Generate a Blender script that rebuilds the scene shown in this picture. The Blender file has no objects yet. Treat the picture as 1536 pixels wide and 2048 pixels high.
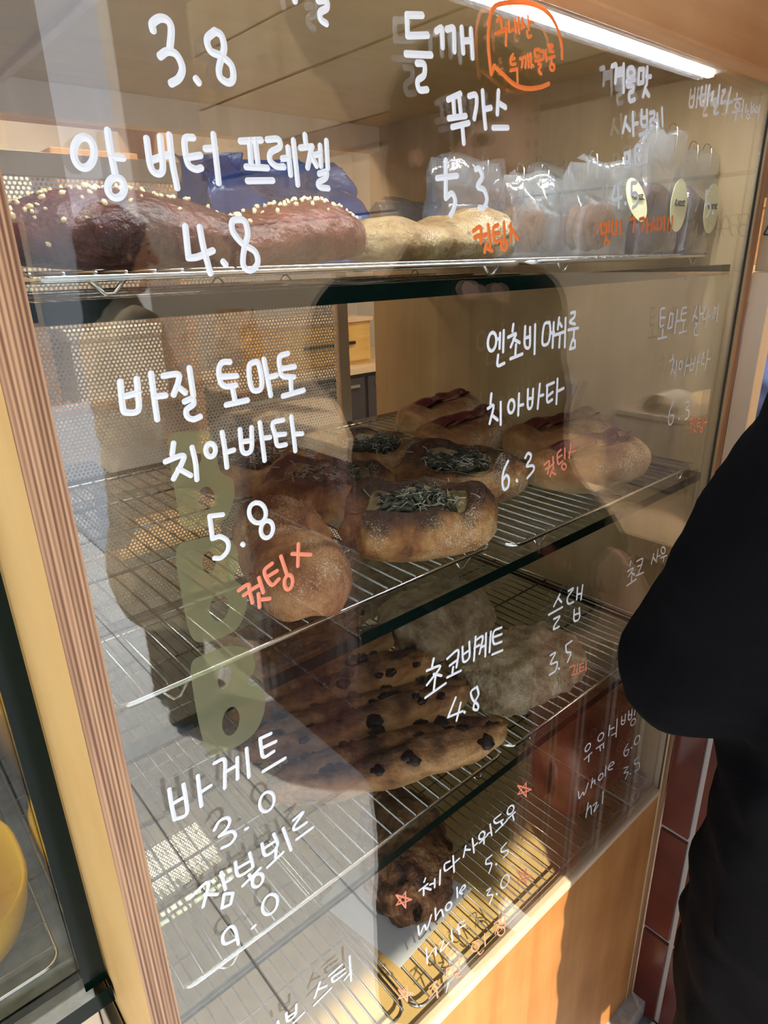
import bpy, bmesh, math, random
import numpy as np
from mathutils import Vector, Matrix, noise

# ------------------------------------------------------------------ camera, sky, sun, exposure
SC = bpy.context.scene
COL = SC.collection
PX_F = 1302.85                      # focal length in pixels of the 1536x2048 frame
CAM = Vector((0.0, -0.40, 1.60))
AX = Vector((0.75280196, -0.25481601, 0.60692505))     # world axes seen in the camera (right, down, forward)
AY = Vector((-0.65776586, -0.25595635, 0.7083999))
AZ = Vector((-0.02516532, -0.93249941, -0.36029371))
cam_data = bpy.data.cameras.new('camera')
cam = bpy.data.objects.new('camera', cam_data)
COL.objects.link(cam)
SC.camera = cam
cam_data.sensor_fit = 'VERTICAL'
cam_data.sensor_height = 36.0
cam_data.lens = PX_F / 2048.0 * 36.0
cam_data.clip_start = 0.01
cam.matrix_world = Matrix(((AX[0], -AX[1], -AX[2], CAM[0]),
                           (AY[0], -AY[1], -AY[2], CAM[1]),
                           (AZ[0], -AZ[1], -AZ[2], CAM[2]),
                           (0, 0, 0, 1)))

world = bpy.data.worlds.new('sky')
SC.world = world
world.use_nodes = True
wn = world.node_tree.nodes
wn['Background'].inputs[0].default_value = (0.78, 0.87, 1.0, 1)
wn['Background'].inputs[1].default_value = 0.85

sun_d = bpy.data.lights.new('sun_offscreen', 'SUN')
sun_d.energy = 3.7
sun_d.color = (1.0, 0.86, 0.66)
sun_d.angle = math.radians(0.8)
sun = bpy.data.objects.new('sun_offscreen', sun_d)
COL.objects.link(sun)
sun.rotation_euler = Vector((0.36, 0.70, -0.88)).to_track_quat('-Z', 'Y').to_euler()
sun.location = (-2, -4, 5)

SC.view_settings.view_transform = 'Standard'
SC.view_settings.look = 'None'
SC.view_settings.gamma = 1.0
SC.view_settings.use_curve_mapping = False
SC.view_settings.exposure = 1.27
SC.cycles.transparent_max_bounces = 28
SC.cycles.max_bounces = 8

R = random.Random(7)

# ------------------------------------------------------------------ picture point -> place
def ray(px, py):
    c = Vector((px - 768.0, py - 1024.0, PX_F))
    return Vector((AX.dot(c), AY.dot(c), AZ.dot(c)))
def at_y(px, py, y):
    d = ray(px, py); return CAM + d * ((y - CAM.y) / d.y)
def at_z(px, py, z):
    d = ray(px, py); return CAM + d * ((z - CAM.z) / d.z)
def at_x(px, py, x):
    d = ray(px, py); return CAM + d * ((x - CAM.x) / d.x)

# ------------------------------------------------------------------ materials
MATS = {}
def new_mat(name):
    m = bpy.data.materials.new(name); m.use_nodes = True
    MATS[name] = m
    return m, m.node_tree.nodes, m.node_tree.links, m.node_tree.nodes['Principled BSDF']
def rgba(c): return (c[0], c[1], c[2], 1.0)
def plain(name, col, rough=0.6, metal=0.0, spec=0.5, bump=0.0, bscale=60.0, vary=0.0, emit=None, estr=0.0, coat=0.0):
    m, N, L, b = new_mat(name)
    b.inputs['Base Color'].default_value = rgba(col)
    b.inputs['Roughness'].default_value = rough
    b.inputs['Metallic'].default_value = metal
    b.inputs['Specular IOR Level'].default_value = spec
    b.inputs['Coat Weight'].default_value = coat
    if emit:
        b.inputs['Emission Color'].default_value = rgba(emit)
        b.inputs['Emission Strength'].default_value = estr
    if bump or vary:
        tc = N.new('ShaderNodeTexCoord'); nz = N.new('ShaderNodeTexNoise')
        nz.inputs['Scale'].default_value = bscale; nz.inputs['Detail'].default_value = 6
        L.new(tc.outputs['Object'], nz.inputs['Vector'])
        if bump:
            bp = N.new('ShaderNodeBump'); bp.inputs['Strength'].default_value = bump
            bp.inputs['Distance'].default_value = 0.004
            L.new(nz.outputs['Fac'], bp.inputs['Height']); L.new(bp.outputs['Normal'], b.inputs['Normal'])
        if vary:
            mp = N.new('ShaderNodeMapRange')
            mp.inputs['From Min'].default_value = 0.3; mp.inputs['From Max'].default_value = 0.7
            mp.inputs['To Min'].default_value = 1 - vary; mp.inputs['To Max'].default_value = 1 + vary
            mx = N.new('ShaderNodeVectorMath'); mx.operation = 'SCALE'
            mx.inputs[0].default_value = col
            L.new(nz.outputs['Fac'], mp.inputs['Value']); L.new(mp.outputs['Result'], mx.inputs['Scale'])
            L.new(mx.outputs['Vector'], b.inputs['Base Color'])
    return m
def wood(name, c_dark, c_mid, c_light, grain='Z', scale=1.0, rough=0.5, contrast=1.0):
    """Grain runs along the given axis."""
    m, N, L, b = new_mat(name)
    tc = N.new('ShaderNodeTexCoord'); mp = N.new('ShaderNodeMapping')
    s = {'X': (2, 30, 30), 'Y': (30, 2, 30), 'Z': (30, 30, 2)}[grain]
    mp.inputs['Scale'].default_value = [v * scale for v in s]
    L.new(tc.outputs['Object'], mp.inputs['Vector'])
    n1 = N.new('ShaderNodeTexNoise'); n1.inputs['Scale'].default_value = 1.0
    n1.inputs['Detail'].default_value = 8; n1.inputs['Roughness'].default_value = 0.6; n1.inputs['Distortion'].default_value = 0.8
    L.new(mp.outputs['Vector'], n1.inputs['Vector'])
    n2 = N.new('ShaderNodeTexNoise'); n2.inputs['Scale'].default_value = 7.0; n2.inputs['Detail'].default_value = 3
    L.new(tc.outputs['Object'], n2.inputs['Vector'])
    ad = N.new('ShaderNodeMath'); ad.operation = 'MULTIPLY_ADD'; ad.inputs[1].default_value = 0.45
    L.new(n2.outputs['Fac'], ad.inputs[0]); 
    sc = N.new('ShaderNodeMath'); sc.operation = 'MULTIPLY'; sc.inputs[1].default_value = 0.6
    L.new(n1.outputs['Fac'], sc.inputs[0]); L.new(sc.outputs[0], ad.inputs[2])
    cr = N.new('ShaderNodeValToRGB')
    e = cr.color_ramp.elements
    e[0].position = 0.5 - 0.13 / contrast; e[0].color = rgba(c_dark)
    e[1].position = 0.5 + 0.15 / contrast; e[1].color = rgba(c_light)
    k = e.new(0.5); k.color = rgba(c_mid)
    L.new(ad.outputs[0], cr.inputs['Fac']); L.new(cr.outputs['Color'], b.inputs['Base Color'])
    bp = N.new('ShaderNodeBump'); bp.inputs['Strength'].default_value = 0.15; bp.inputs['Distance'].default_value = 0.002
    L.new(n1.outputs['Fac'], bp.inputs['Height']); L.new(bp.outputs['Normal'], b.inputs['Normal'])
    b.inputs['Roughness'].default_value = rough
    return m
def plies(name, c_a, c_b, period, axis=0):
    """Edge of plywood: layers stacked across the thickness."""
    m, N, L, b = new_mat(name)
    tc = N.new('ShaderNodeTexCoord'); sp = N.new('ShaderNodeSeparateXYZ')
    L.new(tc.outputs['Object'], sp.inputs[0])
    mp = N.new('ShaderNodeMapping'); mp.inputs['Scale'].default_value = (420, 420, 5)
    L.new(tc.outputs['Object'], mp.inputs['Vector'])
    nz = N.new('ShaderNodeTexNoise'); nz.inputs['Scale'].default_value = 1.0; nz.inputs['Detail'].default_value = 5
    L.new(mp.outputs['Vector'], nz.inputs['Vector'])
    mu = N.new('ShaderNodeMath'); mu.operation = 'MULTIPLY'; mu.inputs[1].default_value = 2 * math.pi / period
    L.new(sp.outputs[axis], mu.inputs[0])
    si = N.new('ShaderNodeMath'); si.operation = 'SINE'; L.new(mu.outputs[0], si.inputs[0])
    ma = N.new('ShaderNodeMath'); ma.operation = 'MULTIPLY_ADD'; ma.inputs[1].default_value = 0.16
    L.new(si.outputs[0], ma.inputs[0]); L.new(nz.outputs['Fac'], ma.inputs[2])
    cr = N.new('ShaderNodeValToRGB'); e = cr.color_ramp.elements
    e[0].position = 0.28; e[0].color = rgba(c_a); e[1].position = 0.72; e[1].color = rgba(c_b)
    L.new(ma.outputs[0], cr.inputs['Fac']); L.new(cr.outputs['Color'], b.inputs['Base Color'])
    b.inputs['Roughness'].default_value = 0.6
    return m
def clear(name, tint, f0=0.04, rough=0.0, haze=0.0, haze_col=(0.8, 0.85, 0.9), wrinkle=0.0, wscale=25, power=5.0):
    """Thin clear sheet: Schlick reflection over see-through, with optional milky haze."""
    m, N, L, b = new_mat(name)
    out = N['Material Output']; N.remove(b)
    g = N.new('ShaderNodeNewGeometry')
    dt = N.new('ShaderNodeVectorMath'); dt.operation = 'DOT_PRODUCT'
    L.new(g.outputs['Incoming'], dt.inputs[0]); L.new(g.outputs['Normal'], dt.inputs[1])
    ab = N.new('ShaderNodeMath'); ab.operation = 'ABSOLUTE'; L.new(dt.outputs['Value'], ab.inputs[0])
    om = N.new('ShaderNodeMath'); om.operation = 'SUBTRACT'; om.inputs[0].default_value = 1.0; L.new(ab.outputs[0], om.inputs[1])
    pw = N.new('ShaderNodeMath'); pw.operation = 'POWER'; pw.inputs[1].default_value = power; L.new(om.outputs[0], pw.inputs[0])
    fr = N.new('ShaderNodeMath'); fr.operation = 'MULTIPLY_ADD'; fr.use_clamp = True
    fr.inputs[1].default_value = 1 - f0; fr.inputs[2].default_value = f0; L.new(pw.outputs[0], fr.inputs[0])
    tr = N.new('ShaderNodeBsdfTransparent'); tr.inputs['Color'].default_value = rgba(tint)
    gl = N.new('ShaderNodeBsdfGlossy'); gl.inputs['Roughness'].default_value = rough
    gl.inputs['Color'].default_value = (1, 1, 1, 1)
    base = tr.outputs[0]
    if wrinkle:
        tc = N.new('ShaderNodeTexCoord'); nz = N.new('ShaderNodeTexNoise')
        nz.inputs['Scale'].default_value = wscale; nz.inputs['Detail'].default_value = 3; nz.inputs['Distortion'].default_value = 1.5
        L.new(tc.outputs['Object'], nz.inputs['Vector'])
        bp = N.new('ShaderNodeBump'); bp.inputs['Strength'].default_value = wrinkle; bp.inputs['Distance'].default_value = 0.01
        L.new(nz.outputs['Fac'], bp.inputs['Height']); L.new(bp.outputs['Normal'], gl.inputs['Normal'])
    if haze:
        df = N.new('ShaderNodeBsdfDiffuse'); df.inputs['Color'].default_value = rgba(haze_col)
        tl = N.new('ShaderNodeBsdfTranslucent'); tl.inputs['Color'].default_value = rgba(haze_col)
        m0 = N.new('ShaderNodeMixShader'); m0.inputs[0].default_value = 0.5
        L.new(df.outputs[0], m0.inputs[1]); L.new(tl.outputs[0], m0.inputs[2])
        m1 = N.new('ShaderNodeMixShader'); m1.inputs[0].default_value = haze
        L.new(base, m1.inputs[1]); L.new(m0.outputs[0], m1.inputs[2]); base = m1.outputs[0]
    mx = N.new('ShaderNodeMixShader')
    L.new(fr.outputs[0], mx.inputs[0]); L.new(base, mx.inputs[1]); L.new(gl.outputs[0], mx.inputs[2])
    L.new(mx.outputs[0], out.inputs['Surface'])
    return m
def crust(name, c_dark, c_mid, c_light, scale=14, flour=0.0, rough=0.65, bump=0.5, low=None, low_h=0.03, spots=0.0, burnt=None, burnt_h=0.05, stretch=None):
    m, N, L, b = new_mat(name)
    tc = N.new('ShaderNodeTexCoord')
    n1 = N.new('ShaderNodeTexNoise'); n1.inputs['Scale'].default_value = scale; n1.inputs['Detail'].default_value = 7
    n1.inputs['Roughness'].default_value = 0.62; n1.inputs['Distortion'].default_value = 0.5
    if stretch:
        mpx = N.new('ShaderNodeMapping'); mpx.inputs['Scale'].default_value = stretch
        L.new(tc.outputs['Object'], mpx.inputs['Vector']); L.new(mpx.outputs['Vector'], n1.inputs['Vector'])
    else:
        L.new(tc.outputs['Object'], n1.inputs['Vector'])
    cr = N.new('ShaderNodeValToRGB'); e = cr.color_ramp.elements
    e[0].position = 0.36; e[0].color = rgba(c_dark); e[1].position = 0.64; e[1].color = rgba(c_light)
    k = e.new(0.5); k.color = rgba(c_mid)
    L.new(n1.outputs['Fac'], cr.inputs['Fac'])
    col = cr.outputs['Color']
    if burnt:    # scorched high spots of the bake
        sp2 = N.new('ShaderNodeSeparateXYZ'); L.new(tc.outputs['Object'], sp2.inputs[0])
        nq = N.new('ShaderNodeTexNoise'); nq.inputs['Scale'].default_value = 34; nq.inputs['Detail'].default_value = 5
        L.new(tc.outputs['Object'], nq.inputs['Vector'])
        mq = N.new('ShaderNodeMath'); mq.operation = 'MULTIPLY_ADD'; mq.inputs[1].default_value = burnt_h * 1.3
        L.new(nq.outputs['Fac'], mq.inputs[0]); L.new(sp2.outputs['Z'], mq.inputs[2])
        rq = N.new('ShaderNodeMapRange'); rq.inputs['From Min'].default_value = burnt_h * 1.42; rq.inputs['From Max'].default_value = burnt_h * 1.85
        rq.inputs['To Max'].default_value = 0.9
        L.new(mq.outputs[0], rq.inputs['Value'])
        xq = N.new('ShaderNodeMix'); xq.data_type = 'RGBA'; xq.inputs['B'].default_value = rgba(burnt)
        L.new(rq.outputs['Result'], xq.inputs['Factor']); L.new(col, xq.inputs['A']); col = xq.outputs['Result']
    if low:      # paler waistline where the dough rose out of the bake
        sp = N.new('ShaderNodeSeparateXYZ'); L.new(tc.outputs['Object'], sp.inputs[0])
        ml = N.new('ShaderNodeMath'); ml.operation = 'MULTIPLY_ADD'; ml.inputs[1].default_value = 0.03
        L.new(n1.outputs['Fac'], ml.inputs[0]); L.new(sp.outputs['Z'], ml.inputs[2])
        mr = N.new('ShaderNodeMapRange'); mr.inputs['From Min'].default_value = low_h * 0.7; mr.inputs['From Max'].default_value = low_h * 1.6
        L.new(ml.outputs[0], mr.inputs['Value'])
        mx = N.new('ShaderNodeMix'); mx.data_type = 'RGBA'; mx.inputs['A'].default_value = rgba(low)
        L.new(mr.outputs['Result'], mx.inputs['Factor']); L.new(col, mx.inputs['B']); col = mx.outputs['Result']
    if flour:
        n2 = N.new('ShaderNodeTexNoise'); n2.inputs['Scale'].default_value = scale * 34; n2.inputs['Detail'].default_value = 4
        n3 = N.new('ShaderNodeTexNoise'); n3.inputs['Scale'].default_value = scale * 0.8
        L.new(tc.outputs['Object'], n2.inputs['Vector']); L.new(tc.outputs['Object'], n3.inputs['Vector'])
        mu = N.new('ShaderNodeMath'); mu.operation = 'ADD'
        L.new(n2.outputs['Fac'], mu.inputs[0]); L.new(n3.outputs['Fac'], mu.inputs[1])
        mr = N.new('ShaderNodeMapRange'); mr.inputs['From Min'].default_value = 1.16 - flour * 0.45; mr.inputs['From Max'].default_value = 1.3 - flour * 0.3
        mr.inputs['To Max'].default_value = 0.75
        L.new(mu.outputs[0], mr.inputs['Value'])
        mx = N.new('ShaderNodeMix'); mx.data_type = 'RGBA'; mx.inputs['B'].default_value = (0.72, 0.60, 0.45, 1)
        L.new(mr.outputs['Result'], mx.inputs['Factor']); L.new(col, mx.inputs['A']); col = mx.outputs['Result']
    if spots:
        vo = N.new('ShaderNodeTexVoronoi'); vo.inputs['Scale'].default_value = 70
        L.new(tc.outputs['Object'], vo.inputs['Vector'])
        mr = N.new('ShaderNodeMapRange'); mr.inputs['From Min'].default_value = 0.14; mr.inputs['From Max'].default_value = 0.24
        mr.inputs['To Min'].default_value = spots; mr.inputs['To Max'].default_value = 0
        L.new(vo.outputs['Distance'], mr.inputs['Value'])
        mx = N.new('ShaderNodeMix'); mx.data_type = 'RGBA'; mx.inputs['B'].default_value = (0.12, 0.09, 0.05, 1)
        L.new(mr.outputs['Result'], mx.inputs['Factor']); L.new(col, mx.inputs['A']); col = mx.outputs['Result']
    L.new(col, b.inputs['Base Color'])
    b.inputs['Roughness'].default_value = rough
    nb = N.new('ShaderNodeTexNoise'); nb.inputs['Scale'].default_value = scale * 5; nb.inputs['Detail'].default_value = 6
    L.new(tc.outputs['Object'], nb.inputs['Vector'])
    bp = N.new('ShaderNodeBump'); bp.inputs['Strength'].default_value = bump; bp.inputs['Distance'].default_value = 0.007
    L.new(nb.outputs['Fac'], bp.inputs['Height']); L.new(bp.outputs['Normal'], b.inputs['Normal'])
    return m

wood('ply_front', (0.36, 0.145, 0.035), (0.47, 0.205, 0.055), (0.56, 0.27, 0.085), 'Z', 0.5)
wood('ply_header', (0.38, 0.165, 0.058), (0.52, 0.255, 0.105), (0.60, 0.32, 0.145), 'X', 0.6)
wood('ply_side', (0.50, 0.29, 0.09), (0.60, 0.37, 0.13), (0.66, 0.44, 0.18), 'Z', 0.25, contrast=0.7)
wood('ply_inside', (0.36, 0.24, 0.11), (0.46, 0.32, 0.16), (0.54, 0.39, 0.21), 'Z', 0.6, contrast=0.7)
wood('ply_ceiling', (0.52, 0.35, 0.12), (0.62, 0.43, 0.17), (0.68, 0.50, 0.22), 'X', 0.5, contrast=0.6)
wood('pale_wood', (0.60, 0.45, 0.30), (0.70, 0.54, 0.37), (0.76, 0.61, 0.44), 'Z', 0.5, contrast=0.7)
wood('siding', (0.40, 0.28, 0.16), (0.52, 0.38, 0.24), (0.60, 0.46, 0.31), 'Z', 0.6)
wood('dark_wood', (0.10, 0.05, 0.025), (0.17, 0.09, 0.045), (0.24, 0.13, 0.07), 'Y', 0.6)
wood('shop_wood', (0.34, 0.17, 0.07), (0.46, 0.25, 0.11), (0.56, 0.33, 0.16), 'X', 0.5)
wood('drawer_wood', (0.56, 0.33, 0.08), (0.66, 0.42, 0.12), (0.72, 0.50, 0.18), 'X', 0.5)
plies('ply_edge', (0.17, 0.07, 0.035), (0.60, 0.35, 0.19), 0.0029)
plies('ply_edge_flat', (0.34, 0.17, 0.07), (0.60, 0.36, 0.17), 0.0052, axis=2)
clear('pane_glass', (0.975, 0.985, 0.98), 0.075)
clear('shelf_glass', (0.83, 0.87, 0.85), 0.04)
clear('side_glass', (0.94, 0.96, 0.94), 0.015)
clear('cellophane', (0.93, 0.95, 0.96), 0.10, rough=0.12, haze=0.20, wrinkle=0.5, wscale=16, power=3.0)
clear('smoky_film', (0.75, 0.75, 0.78), 0.07, rough=0.15, haze=0.22, haze_col=(0.45, 0.43, 0.42), wrinkle=0.8, wscale=30, power=3.5)
clear('blue_film', (0.22, 0.45, 0.80), 0.07, rough=0.12, haze=0.80, haze_col=(0.015, 0.13, 0.55), wrinkle=0.9, wscale=26, power=3.5)
clear('olive_translucent', (0.80, 0.82, 0.62), 0.04, rough=0.3, haze=0.36, haze_col=(0.44, 0.44, 0.22))
plain('glass_edge', (0.002, 0.008, 0.006), 0.12, spec=0.12)
plain('chrome', (0.72, 0.72, 0.70), 0.16, metal=1.0)
plain('steel', (0.45, 0.45, 0.44), 0.3, metal=1.0)
plain('wire_steel', (0.36, 0.35, 0.33), 0.22, metal=1.0)
plain('paint_white', (0.80, 0.84, 0.90), 0.45)
plain('paint_orange', (0.85, 0.20, 0.04), 0.45)
plain('paint_coral', (0.90, 0.27, 0.16), 0.45)
plain('led', (1, 1, 1), 0.4, emit=(0.93, 0.97, 1.0), estr=42.0)
plain('lamp_glow', (1, 1, 1), 0.4, emit=(1.0, 0.82, 0.60), estr=24.0)
plain('lamp_body', (0.75, 0.74, 0.72), 0.4)
plain('aluminium', (0.22, 0.22, 0.22), 0.45, metal=0.6)
plain('perforated', (0.90, 0.87, 0.84), 0.4)
plain('tile_red', (0.105, 0.020, 0.014), 0.18, vary=0.25, bscale=7, bump=0.08)
plain('grout', (0.50, 0.45, 0.41), 0.85, bump=0.3, bscale=120)
plain('concrete', (0.36, 0.35, 0.33), 0.85, bump=0.4, bscale=60, vary=0.2)
plain('paving', (0.70, 0.76, 0.84), 0.75, bump=0.25, bscale=45, vary=0.12)
plain('paving_joint', (0.22, 0.23, 0.24), 0.9)
plain('plaster', (0.74, 0.69, 0.62), 0.8, vary=0.06, bscale=5)
plain('plaster_grey', (0.42, 0.42, 0.42), 0.8, vary=0.1, bscale=3)
plain('shop_floor', (0.30, 0.26, 0.22), 0.5, vary=0.1, bscale=8)
plain('window_dark', (0.05, 0.06, 0.08), 0.1)
plain('black_plastic', (0.012, 0.012, 0.013), 0.4)
plain('charcoal', (0.055, 0.05, 0.055), 0.5)
plain('grey_plastic', (0.42, 0.36, 0.34), 0.45)
plain('screen', (0.10, 0.10, 0.14), 0.15, emit=(0.30, 0.30, 0.42), estr=0.35)
plain('white_paper', (0.80, 0.84, 0.86), 0.7, bump=0.1, bscale=30)
plain('kraft', (0.46, 0.26, 0.12), 0.75, bump=0.25, bscale=40, vary=0.1)
plain('yellow_plastic', (0.66, 0.37, 0.0), 0.45, spec=0.2)
plain('sticker', (0.72, 0.70, 0.42), 0.6)
plain('ink', (0.03, 0.025, 0.02), 0.6)
plain('brown_glaze', (0.035, 0.022, 0.012), 0.12, coat=0.5)
plain('chocolate', (0.022, 0.010, 0.010), 0.35, bump=0.4, bscale=200)
plain('almond', (0.78, 0.64, 0.38), 0.6, vary=0.15, bscale=300)
plain('salami', (0.115, 0.014, 0.018), 0.35, bump=0.4, bscale=150, vary=0.3)
plain('mushroom', (0.060, 0.055, 0.034), 0.55, bump=0.4, bscale=120, vary=0.6)
plain('cheese', (0.52, 0.48, 0.38), 0.6)
plain('cookie', (0.26, 0.115, 0.045), 0.75, bump=0.6, bscale=160, vary=0.3)
plain('cake_dark', (0.10, 0.035, 0.03), 0.6, bump=0.4, bscale=120, vary=0.3)
plain('cloth_black', (0.0022, 0.0022, 0.003), 0.9, spec=0.06, bump=0.25, bscale=500)
plain('cloth_olive', (0.010, 0.010, 0.007), 0.9, spec=0.08, bump=0.3, bscale=400)
plain('cloth_beige', (0.40, 0.32, 0.22), 0.85, spec=0.2, bump=0.2, bscale=300)
plain('cloth_brown', (0.085, 0.05, 0.035), 0.85, spec=0.2, bump=0.2, bscale=300)
plain('cloth_blue', (0.055, 0.085, 0.22), 0.85, spec=0.2, bump=0.2, bscale=300)
plain('cloth_white', (0.68, 0.68, 0.68), 0.8, spec=0.2)
plain('hair', (0.010, 0.007, 0.006), 0.45, bump=0.6, bscale=180)
plain('skin', (0.62, 0.36, 0.26), 0.5, vary=0.06, bscale=30)
plain('eye_dark', (0.02, 0.015, 0.012), 0.15)
plain('lip', (0.42, 0.16, 0.13), 0.5)
plain('leather', (0.03, 0.02, 0.015), 0.4)
crust('crust_pretzel', (0.040, 0.008, 0.005), (0.095, 0.018, 0.011), (0.15, 0.034, 0.020), 16, rough=0.38, bump=0.9)
crust('crust_fougasse', (0.20, 0.11, 0.035), (0.30, 0.19, 0.075), (0.38, 0.28, 0.13), 22, flour=0.18, bump=0.9, spots=0.8)
crust('crust_mushroom', (0.12, 0.034, 0.010), (0.36, 0.145, 0.040), (0.55, 0.29, 0.10), 19, flour=0.10, low=(0.50, 0.28, 0.11), low_h=0.016, bump=1.0, burnt=(0.040, 0.011, 0.004), burnt_h=0.046)
crust('crumb', (0.20, 0.11, 0.045), (0.36, 0.25, 0.11), (0.48, 0.37, 0.19), 18, bump=0.5)
crust('crust_tomato', (0.15, 0.048, 0.015), (0.33, 0.135, 0.045), (0.48, 0.25, 0.10), 17, flour=0.30, low=(0.58, 0.42, 0.26), low_h=0.010, bump=0.8)
crust('crust_salami', (0.30, 0.115, 0.035), (0.47, 0.23, 0.085), (0.58, 0.36, 0.17), 12, flour=0.22, low=(0.64, 0.45, 0.23), low_h=0.026, bump=0.7, burnt=(0.16, 0.05, 0.015), burnt_h=0.05)
crust('crust_choco', (0.11, 0.036, 0.012), (0.40, 0.18, 0.060), (0.60, 0.35, 0.15), 26, low=(0.50, 0.26, 0.11), low_h=0.016, bump=0.8, stretch=(.45, 1, 1), burnt=(0.045, 0.014, 0.007), burnt_h=0.040)
crust('crust_slab', (0.27, 0.17, 0.09), (0.44, 0.31, 0.18), (0.60, 0.46, 0.29), 44, flour=0.30, bump=1.0)
crust('crust_cheddar', (0.035, 0.010, 0.006), (0.20, 0.075, 0.026), (0.50, 0.25, 0.10), 30, bump=1.0)
crust('crust_milk', (0.13, 0.035, 0.016), (0.25, 0.085, 0.035), (0.40, 0.20, 0.10), 6, bump=0.2, rough=0.4)

# ------------------------------------------------------------------ builders
def set_tags(o, label=None, cat=None, group=None, kind=None):
    if label: o['label'] = label
    if cat: o['category'] = cat
    if group: o['group'] = group
    if kind: o['kind'] = kind
    return o
def base_of(p):
    v = Vector((0, 0, 0))
    while p is not None:
        v += p.location; p = p.parent
    return v
def thing(name, label, cat, loc=(0, 0, 0), group=None, rot=None):
    o = bpy.data.objects.new(name, None); COL.objects.link(o)
    o.empty_display_size = 0.05
    o.location = loc
    if rot: o.rotation_euler = rot
    return set_tags(o, label, cat, group)
def link(name, me, parent=None, loc=None, rot=None, scale=None):
    o = bpy.data.objects.new(name, me); COL.objects.link(o)
    if parent: o.parent = parent
    if loc is not None: o.location = loc
    if rot is not None: o.rotation_euler = rot
    if scale is not None: o.scale = scale
    return o
def mesh_of(name, verts, faces, mats, smooth=False, fmat=None):
    me = bpy.data.meshes.new(name)
    me.from_pydata([tuple(v) for v in verts], [], faces)
    for m in (mats if isinstance(mats, (list, tuple)) else [mats]): me.materials.append(MATS[m])
    if smooth: me.polygons.foreach_set('use_smooth', [True] * len(me.polygons))
    if fmat: me.polygons.foreach_set('material_index', fmat)
    me.update()
    return me
def obj(name, verts, faces, mats, parent=None, smooth=False, local=False, fmat=None):
    """World-space vertices by default; they are stored relative to the parent."""
    if parent is not None and not local:
        b = base_of(parent); verts = [Vector(v) - b for v in verts]
    return link(name, mesh_of(name, verts, faces, mats, smooth, fmat), parent)
def from_bm(name, bm, mats, parent=None, smooth=False, local=False):
    if parent is not None and not local:
        bmesh.ops.translate(bm, verts=bm.verts, vec=-base_of(parent))
    me = bpy.data.meshes.new(name); bm.to_mesh(me); bm.free()
    for m in (mats if isinstance(mats, (list, tuple)) else [mats]): me.materials.append(MATS[m])
    if smooth: me.polygons.foreach_set('use_smooth', [True] * len(me.polygons))
    return link(name, me, parent)
def bm_box(bm, x0, x1, y0, y1, z0, z1, bevel=0.0, seg=2):
    r = bmesh.ops.create_cube(bm, size=1.0)
    vs = r['verts']
    for v in vs:
        v.co = Vector((x0 + (v.co.x + .5) * (x1 - x0), y0 + (v.co.y + .5) * (y1 - y0), z0 + (v.co.z + .5) * (z1 - z0)))
    if bevel:
        es = list({e for v in vs for e in v.link_edges})
        bmesh.ops.bevel(bm, geom=es, offset=bevel, segments=seg, affect='EDGES', profile=0.5)
def box(name, x0, x1, y0, y1, z0, z1, mat, parent=None, bevel=0.0015, local=False):
    bm = bmesh.new(); bm_box(bm, x0, x1, y0, y1, z0, z1, bevel)
    bmesh.ops.recalc_face_normals(bm, faces=bm.faces)
    return from_bm(name, bm, mat, parent, local=local)
def tube_geo(pts, r, n=8, closed=False, taper=None):
    P = [Vector(p) for p in pts]; V = []; F = []
    up = Vector((0, 0, 1)); prev = None
    for i, p in enumerate(P):
        a = P[(i - 1) % len(P)] if (closed or i > 0) else p
        b = P[(i + 1) % len(P)] if (closed or i < len(P) - 1) else p
        t = (b - a).normalized()
        u = (prev - t * prev.dot(t)) if prev is not None else (up.cross(t) if abs(t.z) < 0.95 else Vector((1, 0, 0)).cross(t))
        if u.length < 1e-6: u = Vector((1, 0, 0)).cross(t)
        u.normalize(); prev = u; w = t.cross(u)
        rr = r if taper is None else r * taper[i]
        for k in range(n):
            a_ = 2 * math.pi * k / n
            V.append(p + (u * math.cos(a_) + w * math.sin(a_)) * rr)
    m = len(P)
    for i in range(m if closed else m - 1):
        j = (i + 1) % m
        for k in range(n):
            F.append((i * n + k, i * n + (k + 1) % n, j * n + (k + 1) % n, j * n + k))
    if not closed:
        F.append(tuple(range(n - 1, -1, -1))); F.append(tuple((m - 1) * n + k for k in range(n)))
    return V, F
def tube(name, pts, r, mat, parent=None, n=8, closed=False, taper=None, local=False):
    V, F = tube_geo(pts, r, n, closed, taper)
    return obj(name, V, F, mat, parent, smooth=True, local=local)
def merge_geo(parts):
    V = []; F = []
    for v, f in parts:
        k = len(V); V += list(v); F += [tuple(i + k for i in q) for q in f]
    return V, F
def curve_pts(ctrl, n=8, closed=False):
    P = [Vector(c) for c in ctrl]
    if len(P) == 2 and not closed: return P
    out = []; m = len(P)
    for i in range(m if closed else m - 1):
        p0 = P[(i - 1) % m] if (closed or i > 0) else P[0] * 2 - P[1]
        p1 = P[i]; p2 = P[(i + 1) % m]
        p3 = P[(i + 2) % m] if (closed or i + 2 < m) else P[-1] * 2 - P[-2]
        for k in range(n):
            t = k / n
            out.append(0.5 * ((2 * p1) + (p2 - p0) * t + (2 * p0 - 5 * p1 + 4 * p2 - p3) * t * t + (3 * p1 - p0 - 3 * p2 + p3) * t ** 3))
    if not closed: out.append(P[-1])
    return out

# ------------------------------------------------------------------ the street and the shop around the case
def struct(o):
    o['kind'] = 'structure'; return o
XL0, XL1 = 0.074, 0.096          # left side panel of the case
XR0, XR1 = 1.014, 1.036          # right side panel
YB = 0.80                        # back of the case
WX = 1.046                       # face of the tiled wall

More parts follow.
